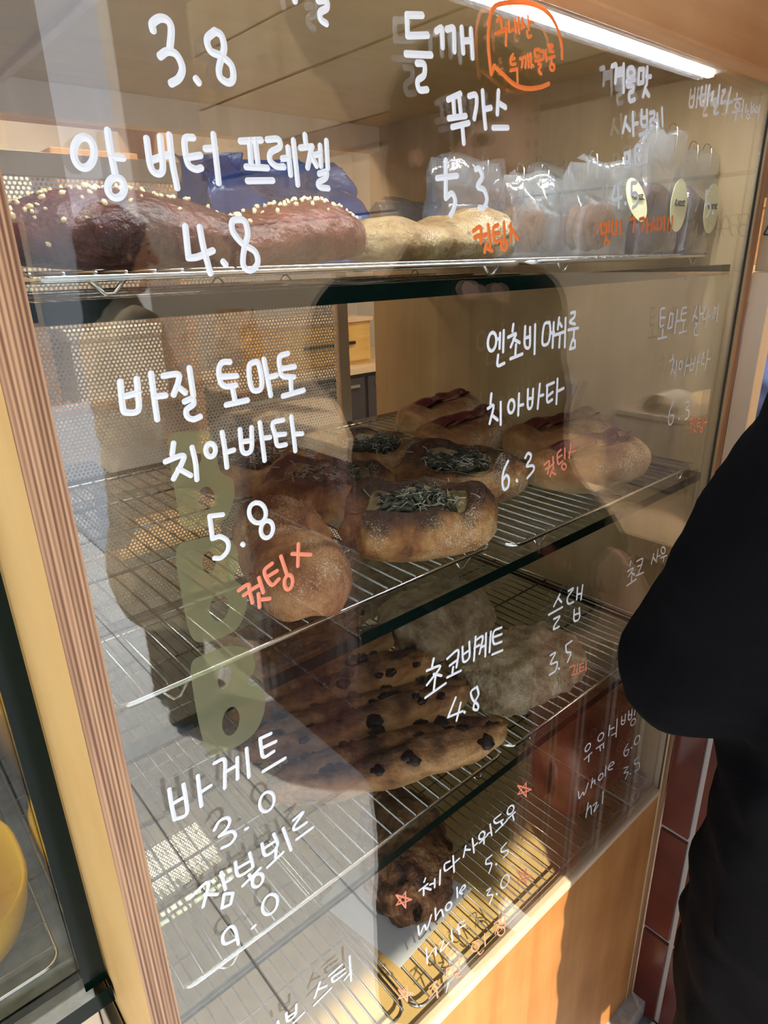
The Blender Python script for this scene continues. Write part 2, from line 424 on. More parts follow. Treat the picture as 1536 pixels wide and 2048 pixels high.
flo = struct(box('floor', -6, WX + 0.02, -9, 0.0, -0.12, -0.012, 'paving_joint', bevel=0))
slab_me = None
sx, sy = 0.30, 0.30
k = 0
for j in range(14):
    for i in range(9):
        x = 0.90 - i * sx; y = -0.20 - j * sy
        if slab_me is None:
            s = box('paving_slab', -sx / 2 + .003, sx / 2 - .003, -sy / 2 + .003, sy / 2 - .003, -0.02, 0.0, 'paving', bevel=0.003)
            slab_me = s.data; s.parent = flo; s.location = (x, y, 0)
        else:
            link('paving_slab', slab_me, flo, (x, y, 0))
# paving beyond the slabs that can be told apart
obj('paving_far', [(-6, -9, -0.001), (WX, -9, -0.001), (WX, -4.25, -0.001), (-6, -4.25, -0.001),
                   (-6, -4.25, -0.001), (-1.65, -4.25, -0.001), (-1.65, -0.05, -0.001), (-6, -0.05, -0.001)],
    [(0, 1, 2, 3), (4, 5, 6, 7)], 'paving', flo)['kind'] = 'stuff'
struct(box('floor_shop', -1.2, 3.7, 0.0, 4.2, -0.12, 0.0, 'shop_floor', bevel=0))
struct(box('floor_counter', WX + 0.02, 3.7, -2.2, 0.0, -0.12, 0.0, 'shop_floor', bevel=0))
struct(box('wall_back', -1.2, 3.7, 4.2, 4.3, 0, 2.75, 'plaster', bevel=0))
struct(box('wall_far_right', 3.7, 3.8, -2.2, 4.3, 0, 2.75, 'plaster', bevel=0))
struct(box('wall_left', -1.3, -1.2, 0.80, 4.3, 0, 2.75, 'shop_wood', bevel=0))
struct(box('wall_front_left', -1.3, XL0 - 0.002, 0.80, 0.84, 0, 2.4, 'siding', bevel=0))
struct(box('wall_counter_end', WX + 0.02, 3.8, -2.3, -2.2, 0, 2.75, 'plaster', bevel=0))
struct(box('ceiling', -1.3, 3.8, 0.66, 4.3, 2.75, 2.85, 'plaster', bevel=0))
struct(box('ceiling_counter', WX + 0.1, 3.8, -2.3, 0.66, 2.75, 2.85, 'plaster', bevel=0))
# unseen eave over the pavement, added to keep the sun off the upper case
ev = struct(box('added_shade_eave', -2.2, WX + 0.1, -1.27, 0.03, 2.36, 2.46, 'plaster_grey', bevel=0.004))
for i in range(7):
    x = 0.95 - i * 0.5
    box('added_rafter', x - .03, x + .03, -1.25, 0.0, 2.29, 2.361, 'dark_wood', ev)
struct(box('wall_street', -6, 3, -9.3, -9.0, -0.1, 5.0, 'plaster_grey', bevel=0))
ws = bpy.data.objects['wall_street']
for i in range(5):
    for z in (0.9, 2.9):
        x = -5 + i * 1.6
        box('window_frame', x, x + 1.0, -9.0, -8.96, z, z + 1.3, 'pale_wood', ws)
        box('window_pane', x + .07, x + .93, -8.97, -8.95, z + .07, z + 1.23, 'window_dark', ws, bevel=0)

# tiled wall at the right with its counter
wr = struct(box('wall_right', WX + 0.004, WX + 0.12, -1.60, -0.001, 0, 1.10, 'grout', bevel=0))
tw, th = 0.0635, 0.283
tile_me = None
for r_ in range(4):
    for c_ in range(25):
        z0 = 0.825 - th * (r_ - 1) - th
        y1 = -0.004 - c_ * tw
        if z0 > 1.1 or y1 - tw < -1.6: continue
        zt = min(z0 + th - 0.012, 1.097)
        if r_ == 0:
            box('tile', WX - .004, WX + .006, y1 - tw + .0105, y1, z0, zt, 'tile_red', wr, bevel=0.0012)
        elif z0 > 0:
            if tile_me is None:
                t = box('tile', -.004, .006, -tw + .0105, 0, 0, th - .012, 'tile_red', wr, bevel=0.0012, local=True)
                tile_me = t.data; t.location = Vector((WX, y1, z0)) - base_of(wr)
            else:
                link('tile', tile_me, wr, Vector((WX, y1, z0)) - base_of(wr))
        else:
            box('tile', WX - .004, WX + .006, y1 - tw + .0105, y1, 0.0, z0 + th - .012, 'tile_red', wr, bevel=0.0012)
cn = thing('serving_counter', 'pale wooden serving counter on the red tiled wall', 'counter', (WX + .15, -.8, 1.101))
box('counter_top', WX - 0.012, WX + 0.52, -1.60, -0.006, 1.101, 1.132, 'pale_wood', cn, bevel=0.003)
box('front_strip', WX - 0.020, WX - 0.0125, -1.60, -0.006, 1.096, 1.132, 'siding', cn)
# boarded wall above the serving opening
wu = struct(box('wall_upper', WX + 0.012, WX + 0.05, -1.60, -0.002, 1.578, 2.36, 'dark_wood', bevel=0))
for i in range(6):
    z0 = 1.572 + i * 0.131
    if i == 2: continue
    if i > 2: z0 -= 0.075
    box('board', WX - 0.002, WX + 0.014, -1.60, -0.003, z0, z0 + 0.126, 'siding', wu)
box('beam', WX - 0.014, WX + 0.02, -1.60, -0.003, 1.836, 1.884, 'dark_wood', wu)
struct(box('trim_1', WX - 0.006, WX + 0.028, -0.030, -0.0025, 1.1325, 1.571, 'pale_wood'))
# lettering on the boards: B A
def word_on_boards():
    g = []
    for ctrl in ([(0, 0), (.010, .028)], [(.010, .028), (.022, .026), (.018, .016), (.006, .014)], [(.006, .014), (.020, .012), (.014, .0), (.0, .0)],
                 [(.026, 0), (.040, .028), (.044, 0)], [(.032, .010), (.044, .010)], [(.05, 0), (.052, .03)], [(.053, .013), (.066, .024)], [(.053, .013), (.066, 0)]):
        pts = [(WX - 0.0035, -0.008 - a, 1.620 + b) for a, b in curve_pts3(ctrl)]
        g.append(tube_geo(pts, 0.0011, 5))
    V, F = merge_geo(g)
    obj('lettering', V, F, 'ink', wu)
def curve_pts3(ctrl):
    return [(p.x, p.y) for p in curve_pts([(a, b, 0) for a, b in ctrl], 6)]
word_on_boards()
struct(box('curb', XL0, WX - 0.002, -0.035, 0.02, -0.005, 0.045, 'concrete', bevel=0.004))

# lamps on the shop ceiling: they light the kitchen and the counter room, none is in the picture
for where, words, x, y in (('storage', 'over the space behind the sliding door', 0.6, 1.7), ('gap', 'over the way beside the storage rack', 2.2, 1.7),
                           ('counter', 'over the serving counter room', 2.4, -0.2),
                           ('kitchen', 'behind the storage rack', 0.6, 3.2), ('packing', 'at the far end of the counter room', 2.4, -1.3)):
    t = thing(where + '_ceiling_light_offscreen', 'square warm ceiling lamp ' + words, 'lamp', (x, y, 2.70), 'ceiling lamps in the shop')
    box(where + '_lamp_housing', x - .2, x + .2, y - .2, y + .2, 2.70, 2.7495, 'lamp_body', t)
    box(where + '_lamp_diffuser_offscreen', x - .18, x + .18, y - .18, y + .18, 2.688, 2.701, 'lamp_glow', t)

# ------------------------------------------------------------------ display case
case = thing('display_case', 'plywood bread display case with glass front and handwritten menu', 'display case', (0.55, 0.4, 0))
def panel_with_edge(name, x0, x1, y0, y1, z0, z1, face, edge, parent):
    V = [(x0, y0, z0), (x1, y0, z0), (x1, y1, z0), (x0, y1, z0), (x0, y0, z1), (x1, y0, z1), (x1, y1, z1), (x0, y1, z1)]
    F = [(0, 1, 5, 4), (1, 2, 6, 5), (2, 3, 7, 6), (3, 0, 4, 7), (4, 5, 6, 7), (3, 2, 1, 0)]
    return obj(name, V, F, [face, edge], parent, fmat=[1, 0, 1, 0, 1, 1])
panel_with_edge('side_panel', XL0, XL1, -0.004, YB, 0.046, 2.1, 'ply_side', 'ply_edge', case)
panel_with_edge('side_panel', XR0, XR1, -0.004, YB, 0.046, 2.1, 'ply_inside', 'ply_edge', case)
box('header_panel', XL0 - 0.9, 1.75, -0.030, -0.0045, 1.792, 1.965, 'ply_header', case)
box('fascia_board', XL0 - 0.9, 1.75, -0.048, -0.0045, 1.9655, 2.36, 'shop_wood', case)
box('ceiling_panel', XL1, XR0, 0.0, YB, 1.857, 1.872, 'ply_ceiling', case)
box('ceiling_strip', 0.30, 0.312, 0.02, 0.77, 1.849, 1.858, 'pale_wood', case)  # narrow pale strip running back under the case ceiling
box('back_rail', XL1, XR0, 0.765, YB, 1.812, 1.858, 'pale_wood', case)
box('base_panel', XL1, XR0, -0.002, 0.016, 0.046, 0.636, 'ply_front', case)
box('deck_panel', XL1, XR0, 0.016, YB, 0.600, 0.622, 'ply_ceiling', case)
box('bottom_rail', XL1, XR0, -0.004, 0.012, 0.6365, 0.648, 'pale_wood', case)
box('led_channel', 0.12, 0.905, 0.012, 0.046, 1.797, 1.815, 'aluminium', case)
box('led_strip', 0.125, 0.90, 0.024, 0.033, 1.7940, 1.7975, 'led', case)
pane = box('glass_pane', XL1 + .0005, XR0 - .0005, 0.0, 0.006, 0.6485, 1.855, 'pane_glass', case, bevel=0)
# neat dark line where the glass meets the right panel
box('gasket', XR0 - 0.006, XR0 - 0.0006, -0.0015, -0.0002, 0.65, 1.79, 'black_plastic', case, bevel=0)

# perforated sliding door at the back
door = thing('sliding_door', 'perforated metal sliding door in a pale frame behind the shelves', 'door', (0.5, 0.782, 0.6235))
box('stile', 0.888, 0.916, 0.772, 0.792, 0.6235, 1.765, 'pale_wood', door)
box('stile', XL1 + .001, 0.122, 0.772, 0.792, 0.6235, 1.765, 'pale_wood', door)
box('rail', 0.122, 0.888, 0.772, 0.792, 1.732, 1.765, 'pale_wood', door)
box('rail', 0.122, 0.888, 0.772, 0.792, 0.6235, 0.66, 'pale_wood', door)
box('kick_sheet', 0.122, 0.888, 0.780, 0.784, 0.66, 0.95, 'perforated', door, bevel=0)
def perforated():
    p = 0.0074; x0, x1, z0, z1 = 0.122, 0.888, 0.95, 1.732
    nx = int((x1 - x0) / p); nz = int((z1 - z0) / (p * math.sqrt(3) / 2))
    a = np.arange(6) * math.pi / 3 + math.pi / 6
    ro, ri = p / math.sqrt(3), p * 0.36
    cx, cz = np.meshgrid(np.arange(nx), np.arange(nz))
    X = x0 + p * (cx + 0.5 * (cz % 2) + .25).ravel(); Z = z0 + (p * math.sqrt(3) / 2 * (cz + .5)).ravel()
    n = X.size
    V = np.zeros((n, 12, 3))
    V[:, :6, 0] = X[:, None] + ro * np.cos(a); V[:, :6, 2] = Z[:, None] + ro * np.sin(a)
    V[:, 6:, 0] = X[:, None] + ri * np.cos(a); V[:, 6:, 2] = Z[:, None] + ri * np.sin(a)
    V[:, :, 1] = 0.782
    V -= np.array(door.location)
    q = np.array([[i, (i + 1) % 6, 6 + (i + 1) % 6, 6 + i] for i in range(6)])
    F = (np.arange(n)[:, None, None] * 12 + q[None]).reshape(-1, 4)
    me = bpy.data.meshes.new('perforated_sheet')
    me.vertices.add(n * 12); me.vertices.foreach_set('co', V.ravel())
    me.loops.add(F.size); me.loops.foreach_set('vertex_index', F.ravel().astype(np.int32))
    me.polygons.add(len(F)); me.polygons.foreach_set('loop_start', np.arange(0, F.size, 4, dtype=np.int32))
    me.update(calc_edges=True); me.validate()
    me.materials.append(MATS['perforated'])
    o = link('perforated_sheet', me, door); o['kind'] = 'stuff'
perforated()

# glass shelves: clear plate with dark green edges
def glass_shelf(z0, z1, y0, y1, label, x0=XL1 + .001, x1=XR0 - .001):
    V = [(x0, y0, z0), (x1, y0, z0), (x1, y1, z0), (x0, y1, z0), (x0, y0, z1), (x1, y0, z1), (x1, y1, z1), (x0, y1, z1)]
    F = [(0, 1, 5, 4), (1, 2, 6, 5), (2, 3, 7, 6), (3, 0, 4, 7), (4, 5, 6, 7), (3, 2, 1, 0)]
    o = obj('glass_shelf', V, F, ['shelf_glass', 'glass_edge'], None, fmat=[1, 1, 1, 1, 0, 0])
    return set_tags(o, label, 'shelf', 'glass shelves of the display case')
S1, S2, S3 = 1.5825, 1.2765, 0.9830
glass_shelf(S1 - .013, S1, 0.018, 0.66, 'thick glass shelf under the pretzel and the cellophane bags')
glass_shelf(S2 - .013, S2, 0.014, 0.70, 'thick glass shelf under the filled ciabattas')
glass_shelf(S3 - .013, S3, 0.012, 0.74, 'thick glass shelf under the chocolate baguettes')
for z in (S1, S2, S3):     # little steel pegs that carry the shelves
    for y in (0.08, 0.58):
        for x, s in ((XL1, 1), (XR0, -1)):
            V, F = tube_geo([(x, y, z - .017), (x + s * .014, y, z - .017)], 0.004, 10)
            obj('shelf_peg', V, F, 'steel', case, smooth=True)

# wire cooling racks
def rounded_rect(x0, x1, y0, y1, r, z, n=5):
    pts = []
    for cx_, cy_, a0 in ((x1 - r, y1 - r, 0), (x0 + r, y1 - r, 90), (x0 + r, y0 + r, 180), (x1 - r, y0 + r, 270)):
        for k in range(n + 1):
            a = math.radians(a0 + 90 * k / n); pts.append((cx_ + r * math.cos(a), cy_ + r * math.sin(a), z))
    return pts
def wire_rack(x0, x1, y0, y1, z_top, z_base, label, pitch=0.0185, group='wire cooling racks in the display case'):
    """Wires run into the case; z_top is the top of the wires, z_base what the feet stand on."""
    r, rr, rb = 0.0013, 0.0024, 0.0018
    z = z_top - r
    zr = z - 0.0030
    t = thing('wire_rack', label, 'rack', ((x0 + x1) / 2, (y0 + y1) / 2, z_base), group)
    b = base_of(t)
    tube('rim', rounded_rect(x0, x1, y0, y1, 0.018, zr), rr, 'chrome', t, closed=True)
    for k in range(4):
        y = y0 + (y1 - y0) * (k + 1) / 5
        tube('cross_bar', [(x0, y, zr), (x1, y, zr)], rb, 'wire_steel', t, n=6)
    n = int((x1 - x0 - 0.012) / pitch)
    V, F = tube_geo([(0, y0 + 0.0005, 0), (0, y1 - 0.0005, 0)], r, 6)
    V = [v - Vector((0, b.y, 0)) for v in V]
    me = mesh_of('wire', V, F, 'wire_steel', True)
    for i in range(n + 1):
        x = x0 + 0.006 + (x1 - x0 - 0.012) * i / n
        link('wire', me, t, Vector((x - b.x, 0, z - b.z)))
    for fx in (x0 + 0.05, x1 - 0.05):
        for fy, yy in ((y0, y0 + .0), (y1, y1)):
            h = zr - z_base
            if h < 0.004: continue
            tube('foot', [(fx - .012, yy, zr), (fx - .003, yy, z_base + .002), (fx + .003, yy, z_base + .002), (fx + .012, yy, zr)], 0.0016, 'chrome', t, n=6)
    return t
RT1, RT2, RT3, RT4 = 1.5985, 1.2945, 1.0000, 0.6640
wire_rack(0.104, 0.572, 0.040, 0.60, RT1, S1, 'wire cooling rack under the pretzel and the fougasse')
wire_rack(0.600, 1.004, 0.046, 0.60, RT1, S1, 'wire cooling rack under the cellophane bags')
wire_rack(0.104, 0.540, 0.040, 0.62, RT2, S2, 'wire cooling rack under the mushroom ciabattas')
wire_rack(0.552, 1.000, 0.020, 0.62, RT2, S2, 'wire cooling rack under the salami ciabattas')
wire_rack(0.104, 0.556, 0.020, 0.66, RT3, S3, 'wire cooling rack under the chocolate baguettes')
wire_rack(0.566, 1.004, 0.018, 0.66, RT3, S3, 'wire cooling rack under the floury slabs')
wire_rack(0.100, 0.385, 0.030, 0.70, RT4, 0.622, 'wire cooling rack on the case floor, empty')
wire_rack(0.392, 1.008, 0.018, 0.70, RT4, 0.622, 'wire cooling rack on the case floor under the cheddar loaf')

# ------------------------------------------------------------------ bread
def nz(v, s): return noise.noise(Vector(v) * s)
class Loaf:
    """Surface of a loaf lying along local x, resting on z = 0."""
    def __init__(s, L, W, H, pe=2.6, pq=2.2, flat=0.55, bumps=(0.004, 18), seed=0, top=None, bend=0.0, square=2.0, ridge=None):
        s.L, s.W, s.H, s.pe, s.pq, s.flat, s.bumps, s.seed, s.top, s.bend, s.square, s.ridge = L, W, H, pe, pq, flat, bumps, seed, top, bend, square, ridge
    def p(s, u, a):
        t = 2 * u - 1
        k = max(0.0, 1 - abs(t) ** s.pe) ** (1 / s.pq)
        c, q = math.cos(a), math.sin(a)
        e = 2.0 / s.square
        cy = math.copysign(abs(c) ** e, c); cz = math.copysign(abs(q) ** e, q)
        hs = s.top(u) if s.top else 1.0
        y = s.W / 2 * k * cy
        zc = s.H * 0.45 * hs
        z = zc + (s.H * hs - zc) * cz * (0.35 + 0.65 * k) if cz > 0 else zc + zc * max(cz, -s.flat) / s.flat * (0.35 + .65 * k)
        v = Vector((s.L / 2 * t, y, z))
        d = s.bumps[0] * (nz(v + Vector((s.seed * 3.1, 0, 0)), s.bumps[1]) + 0.5 * nz(v + Vector((0, s.seed * 1.7, 0)), s.bumps[1] * 2.6))
        if s.ridge: d += s.ridge(u, a, v)
        n = Vector((t * 0.4, cy, cz)).normalized()
        v = v + n * d
        v.y += s.bend * (t * t - 0.4)
        v.z = max(v.z, 0.0005)
        return v
    def mesh(s, name, mat, nu=44, na=36):
        V = []; F = []
        for i in range(nu + 1):
            u = 0.5 - 0.5 * math.cos(math.pi * i / nu)
            for k in range(na):
                V.append(s.p(u, 2 * math.pi * k / na))
        for i in range(nu):
            for k in range(na):
                F.append((i * na + k, i * na + (k + 1) % na, (i + 1) * na + (k + 1) % na, (i + 1) * na + k))
        F.append(tuple(range(na))); F.append(tuple(nu * na + na - 1 - k for k in range(na)))
        return mesh_of(name, V, F, mat, True)
def blob_mesh(name, mat, r=1.0, seed=0, amt=0.25, sub=2, sq=(1, 1, 1)):
    bm = bmesh.new(); bmesh.ops.create_icosphere(bm, subdivisions=sub, radius=r)
    for v in bm.verts:
        v.co *= 1 + amt * nz(v.co / r + Vector((seed * 5.3, 0, 0)), 1.6)
        v.co = Vector((v.co.x * sq[0], v.co.y * sq[1], v.co.z * sq[2]))
    me = bpy.data.meshes.new(name); bm.to_mesh(me); bm.free()
    me.materials.append(MATS[mat]); me.polygons.foreach_set('use_smooth', [True] * len(me.polygons))
    return me

# --- pretzel stick with almond crumbs, fougasse
z1 = RT1 - 0.0006
pz = thing('butter_pretzel', 'long glossy dark brown pretzel loaf topped with almond crumbs', 'bread', (0.262, 0.108, z1), rot=(0, 0, 0.02))
def pz_top(u): return 1.06 - 0.30 * math.exp(-((u - 0.56) / 0.13) ** 2) + 0.02 * math.sin(9 * u) - 0.08 * (u > 0.9) * (u - .9) * 10
PL = Loaf(0.306, 0.088, 0.050, pe=3.2, pq=2.4, flat=0.8, bumps=(0.0035, 22), seed=3, top=pz_top, ridge=lambda u, a, v: 0.0011 * abs(nz(Vector((v.x * 1.0, v.y * 1.0, v.z)), 85)))
link('crust', PL.mesh('crust', 'crust_pretzel', 56, 40), pz)
crumbs = [blob_mesh('almond_crumb', 'almond', 0.0018, s, 0.5, 1, (1.3, 1, .8)) for s in range(4)]
for i in range(190):
    u = min(.97, max(.03, R.betavariate(1.3, 1.7)))
    a = math.radians(R.gauss(95, 22)) if u < 0.62 else math.radians(R.gauss(105, 13))
    if u < 0.2: a = math.radians(R.gauss(110, 40))
    p = PL.p(u, a)
    link('almond_crumb', crumbs[i % 4], pz, p + Vector((0, 0, 0.0006)), (R.random() * 6, R.random() * 6, R.random() * 6), (R.uniform(.7, 1.35),) * 3)
fg = Loaf(0.236, 0.105, 0.047, pe=2.6, pq=2.0, flat=.7, bumps=(0.006, 26), seed=9, top=lambda u: 0.88 + 0.26 * math.exp(-((u - 0.78) / 0.16) ** 2) - 0.12 * math.exp(-((u - .42) / .12) ** 2))
o = link('perilla_fougasse', fg.mesh('perilla_fougasse', 'crust_fougasse', 50, 40), None, (0.522, 0.125, z1), (0, 0, -0.03))
set_tags(o, 'pale knobbly speckled loaf beside the brown pretzel', 'bread')

# --- mushroom ciabattas: a bowl of crust with filling and grated cheese
def bowl_mesh(a_, b_, H, seed):
    prof = [(0, 0.0), (.55, 0.0), (.82, .02), (.96, .14), (1.04, .36), (1.04, .56), (.98, .76), (.88, .92), (.77, 1.0), (.68, .97), (.61, .86), (.57, .74), (.35, .66), (0, .64)]
    n = 72; V = []; F = []; M = []
    P = curve_pts([(r, h, 0) for r, h in prof], 4)
    for i, q in enumerate(P):
        for k in range(n):
            th_ = 2 * math.pi * k / n
            w = 1 + 0.05 * math.sin(2 * th_ + seed) + 0.04 * math.sin(3 * th_ + seed * 2.3)
            hh = 1 + 0.12 * math.sin(th_) + 0.10 * math.sin(3 * th_ + seed * .7) + 0.07 * math.sin(5 * th_ + seed)
            r_ = max(q.x, 0)
            z = H * q.y * (1 + (hh - 1) * min(1, max(0, (q.y - .4) * 2)) * (1 if r_ > .5 else 0))
            inner = i > len(P) * .58
            op = 1 + (0.10 * math.sin(2 * th_ + seed * 1.7) - .10 * max(0, math.cos(th_ + seed)) ** 3) * (1 if inner else 0)
            v = Vector((a_ * r_ * w * op * math.cos(th_), b_ * r_ * w * op * math.sin(th_), z))
            if i > 3:
                d = 0.0060 * nz(v + Vector((seed * 2, 0, 0)), 28) + 0.0036 * nz(v + Vector((0, seed, 0)), 62) + .0014 * nz(v, 170)
                v += Vector((math.cos(th_), math.sin(th_), .6)) * d
            v.z = max(v.z, 0.0004)
            V.append(v)
    for i in range(len(P) - 1):
        for k in range(n):
            F.append((i * n + k, i * n + (k + 1) % n, (i + 1) * n + (k + 1) % n, (i + 1) * n + k))
            M.append(1 if i > len(P) * 0.74 else 0)
    return mesh_of('crust', V, F, ['crust_mushroom', 'crumb'], True, M)
def filling_mesh(a_, b_, z0, seed):
    g = []; rr = random.Random(seed)
    for i in range(120):
        rad = math.sqrt(rr.random()) * 0.56; th_ = rr.random() * 6.283
        c = Vector((a_ * rad * math.cos(th_), b_ * rad * math.sin(th_), z0 + rr.uniform(-.002, .011)))
        d = Vector((rr.uniform(-1, 1), rr.uniform(-1, 1), rr.uniform(-.4, .9))).normalized() * rr.uniform(.006, .012)
        m = c + Vector((rr.uniform(-.003, .003), rr.uniform(-.003, .003), .003))
        g.append(tube_geo([c - d, m, c + d], rr.uniform(.0022, .0042), 6, taper=(.5, 1, .4)))
    return merge_geo(g)
def shred_mesh(a_, b_, z0, seed, n=95, spread=.57):
    g = []; rr = random.Random(seed + 50)
    for i in range(n):
        rad = math.sqrt(rr.random()) * (spread if i % 6 else .90); th_ = rr.random() * 6.283
        zz = z0 + rr.uniform(.006, .014)
        if rad > .63: zz = z0 + .0185
        c = Vector((a_ * rad * math.cos(th_), b_ * rad * math.sin(th_), zz))
        d = Vector((rr.uniform(-1, 1), rr.uniform(-1, 1), rr.uniform(-.25, .35))).normalized() * rr.uniform(.004, .009)
        m = c + Vector((rr.uniform(-.003, .003), rr.uniform(-.003, .003), rr.uniform(0, .003)))
        g.append(tube_geo([c - d, m, c + d], rr.uniform(.00040, .00065), 4))
    return merge_geo(g)
z2 = RT2 - 0.0006
fillV, fillF = filling_mesh(0.078, 0.064, 0.034, 4)
fill_me = mesh_of('mushroom_filling', fillV, fillF, 'mushroom', True)
shV, shF = shred_mesh(0.078, 0.064, 0.034, 4)
shred_me = mesh_of('grated_cheese', shV, shF, 'cheese', True)
mush = [((0.477, 0.100), -0.62, 0.085, 0.066, 0.058, 1, 'mushroom-filled ciabatta with a scorched amber front, beside the long tomato loaf'),
        ((0.470, 0.262), -0.55, 0.086, 0.064, 0.055, 2, 'mushroom-filled ciabatta between the scorched one and the sliding door'),
        ((0.632, 0.182), -0.75, 0.090, 0.062, 0.054, 3, 'wide mushroom-filled ciabatta next to the pale salami loaf'),
        ((0.624, 0.354), -0.60, 0.088, 0.058, 0.046, 4, 'mushroom-filled ciabatta behind the wide one, at the rear of the rack'),
        ((0.450, 0.424), -0.45, 0.088, 0.062, 0.048, 5, 'mushroom-filled ciabatta at the rear, nearest the perforated door')]
for (cx_, cy_), rz, a_, b_, H, sd, lab in mush:
    t = thing('mushroom_ciabatta', lab, 'bread', (cx_, cy_, z2), 'mushroom ciabattas on the middle shelf', (0, 0, rz))
    link('crust', bowl_mesh(a_, b_, H, sd), t)
    f = link('mushroom_filling', fill_me, t, (0, 0, H * .72 - .034), (0, 0, 3.14 * (sd % 2))); f['kind'] = 'stuff'
    c = link('grated_cheese', shred_me, t, (0, 0, H * .72 - .034), (0, 0, 3.14 * (sd // 2 % 2))); c['kind'] = 'stuff'

# --- tomato ciabatta: long, with an open slash
def slash(u, a, v):
    t_ = u - .12 * math.cos(a)
    k_ = max(0, math.sin(a))
    return k_ * (-0.015 * math.exp(-((t_ - .50) / .045) ** 2) + 0.007 * math.exp(-((t_ - .59) / .03) ** 2) - 0.009 * math.exp(-((t_ - .70) / .035) ** 2) + .006 * math.exp(-((t_ - .77) / .03) ** 2) - .007 * math.exp(-((t_ - .86) / .03) ** 2))
tc_ = thing('tomato_ciabatta', 'long floury tomato ciabatta with an open slash, at the front of the rack', 'bread', (0.325, 0.136, z2), rot=(0, 0, 1.18))
TL = Loaf(0.245, 0.098, 0.066, pe=4.0, pq=2.4, flat=.7, bumps=(0.006, 20), seed=5, ridge=slash, top=lambda u: 1.03 - .15 * u)
link('crust', TL.mesh('crust', 'crust_tomato', 60, 40), tc_)
for i in range(7):
    a_q = math.radians(R.uniform(40, 120)); p = TL.p(.50 + .12 * math.cos(a_q) + R.uniform(-.012, .012), a_q)
    link('tomato_piece', blob_mesh('tomato_piece', 'salami', .006, i, .4, 2, (1, 1.2, .6)), tc_, p, (0, 0, R.random() * 3))

# --- salami ciabattas
def furrow(u, a, v):
    w = max(0, math.sin(a)) ** 6 * (abs(2 * u - 1) < .74)
    return -0.012 * w
SL = Loaf(0.205, 0.115, 0.062, pe=3.4, pq=2.4, flat=.65, bumps=(0.004, 20), seed=8, ridge=furrow)
sal_me = SL.mesh('crust', 'crust_salami', 60, 48)
def slice_mesh(seed):
    V = []; F = []; n = 20; rings = 5
    for i in range(rings + 1):
        r_ = 0.030 * i / rings
        for k in range(n):
            th_ = 2 * math.pi * k / n
            x, y = r_ * math.cos(th_), r_ * math.sin(th_) * .72
            V.append((x, y, 0.010 * abs(y) / .02 + 0.003 * math.sin(3 * th_ + seed) * i / rings))
    for i in range(rings):
        for k in range(n): F.append((i * n + k, i * n + (k + 1) % n, (i + 1) * n + (k + 1) % n, (i + 1) * n + k))
    m = len(V)
    V += [(x, y, z - .002) for x, y, z in V[:m]]
    F += [tuple(reversed([q + m for q in f])) for f in F[:rings * n]]
    for k in range(n): F.append((rings * n + k, rings * n + (k + 1) % n, m + rings * n + (k + 1) % n, m + rings * n + k))
    return mesh_of('salami_slice', V, F, 'salami', True)
slices = [slice_mesh(s) for s in range(3)]
for (x, y), rz, dz, lab in [((0.812, 0.090), -0.10, 0, 'pale salami ciabatta at the front of its rack'),
                        ((0.905, 0.205), -0.12, 0, 'salami ciabatta beside the plywood wall, between two others'),
                        ((0.812, 0.332), 0.10, 0, 'salami ciabatta behind the wide mushroom ciabatta'),
                        ((0.895, 0.470), 0.2, 0, 'salami ciabatta at the rear corner of the rack')]:
    t = thing('salami_ciabatta', lab, 'bread', (x, y, z2 + dz), 'salami ciabattas on the middle shelf', (0, 0, rz))
    link('crust', sal_me, t)
    for i in range(4):
        link('salami_slice', slices[i % 3], t, (-.060 + i * .040, R.uniform(-.004, .004), 0.049), (R.uniform(-.12, .12), -.25 + R.uniform(-.1, .1), R.uniform(-.3, .3)))

# --- chocolate baguettes
z3 = RT3 - 0.0006
def groove(u, a, v):
    ang = math.radians(98 + 16 * math.sin(u * 7))
    return -0.007 * math.exp(-((a - ang) / .16) ** 2) + 0.003 * math.exp(-((a - ang - .35) / .2) ** 2)
chip = [blob_mesh('chocolate_chip', 'chocolate', .0085, s, .55, 2, (1.25, 1, .55)) for s in range(4)]
bag_dat = [((0.425, 0.090), -0.395, .315, 0, 'chocolate baguette at the front of its row, nearest the glass'),
           ((0.444, 0.176), -0.36, .33, 1, 'second chocolate baguette from the glass'),
           ((0.462, 0.260), -0.33, .31, 2, 'third chocolate baguette from the glass'),
           ((0.480, 0.344), -0.28, .30, 3, 'fourth chocolate baguette from the glass'),
           ((0.496, 0.428), -0.22, .30, 4, 'chocolate baguette at the back of its row')]
for (x, y), rz, L_, sd, lab in bag_dat:
    BL = Loaf(L_, 0.073, 0.048, pe=3.0, pq=1.9, flat=.7, bumps=(0.003, 26), seed=sd + 11, ridge=groove)
    t = thing('chocolate_baguette', lab, 'bread', (x, y, z3), 'chocolate baguettes on the lower shelf', (0, 0, rz))
    link('crust', BL.mesh('crust', 'crust_choco', 60, 44), t)
    rr = random.Random(sd)
    for i in range(22):
        u = .06 + .88 * (i + rr.random() * .8) / 22; a = math.radians(rr.choice([98 + 16 * math.sin(u * 7), rr.uniform(30, 80), rr.uniform(110, 150), rr.uniform(0, 30)]))
        s_ = rr.uniform(.6, 1.35)
        link('chocolate_chip', chip[i % 4], t, BL.p(u, a), (0, 0, rr.random() * 3), (s_, s_, s_))
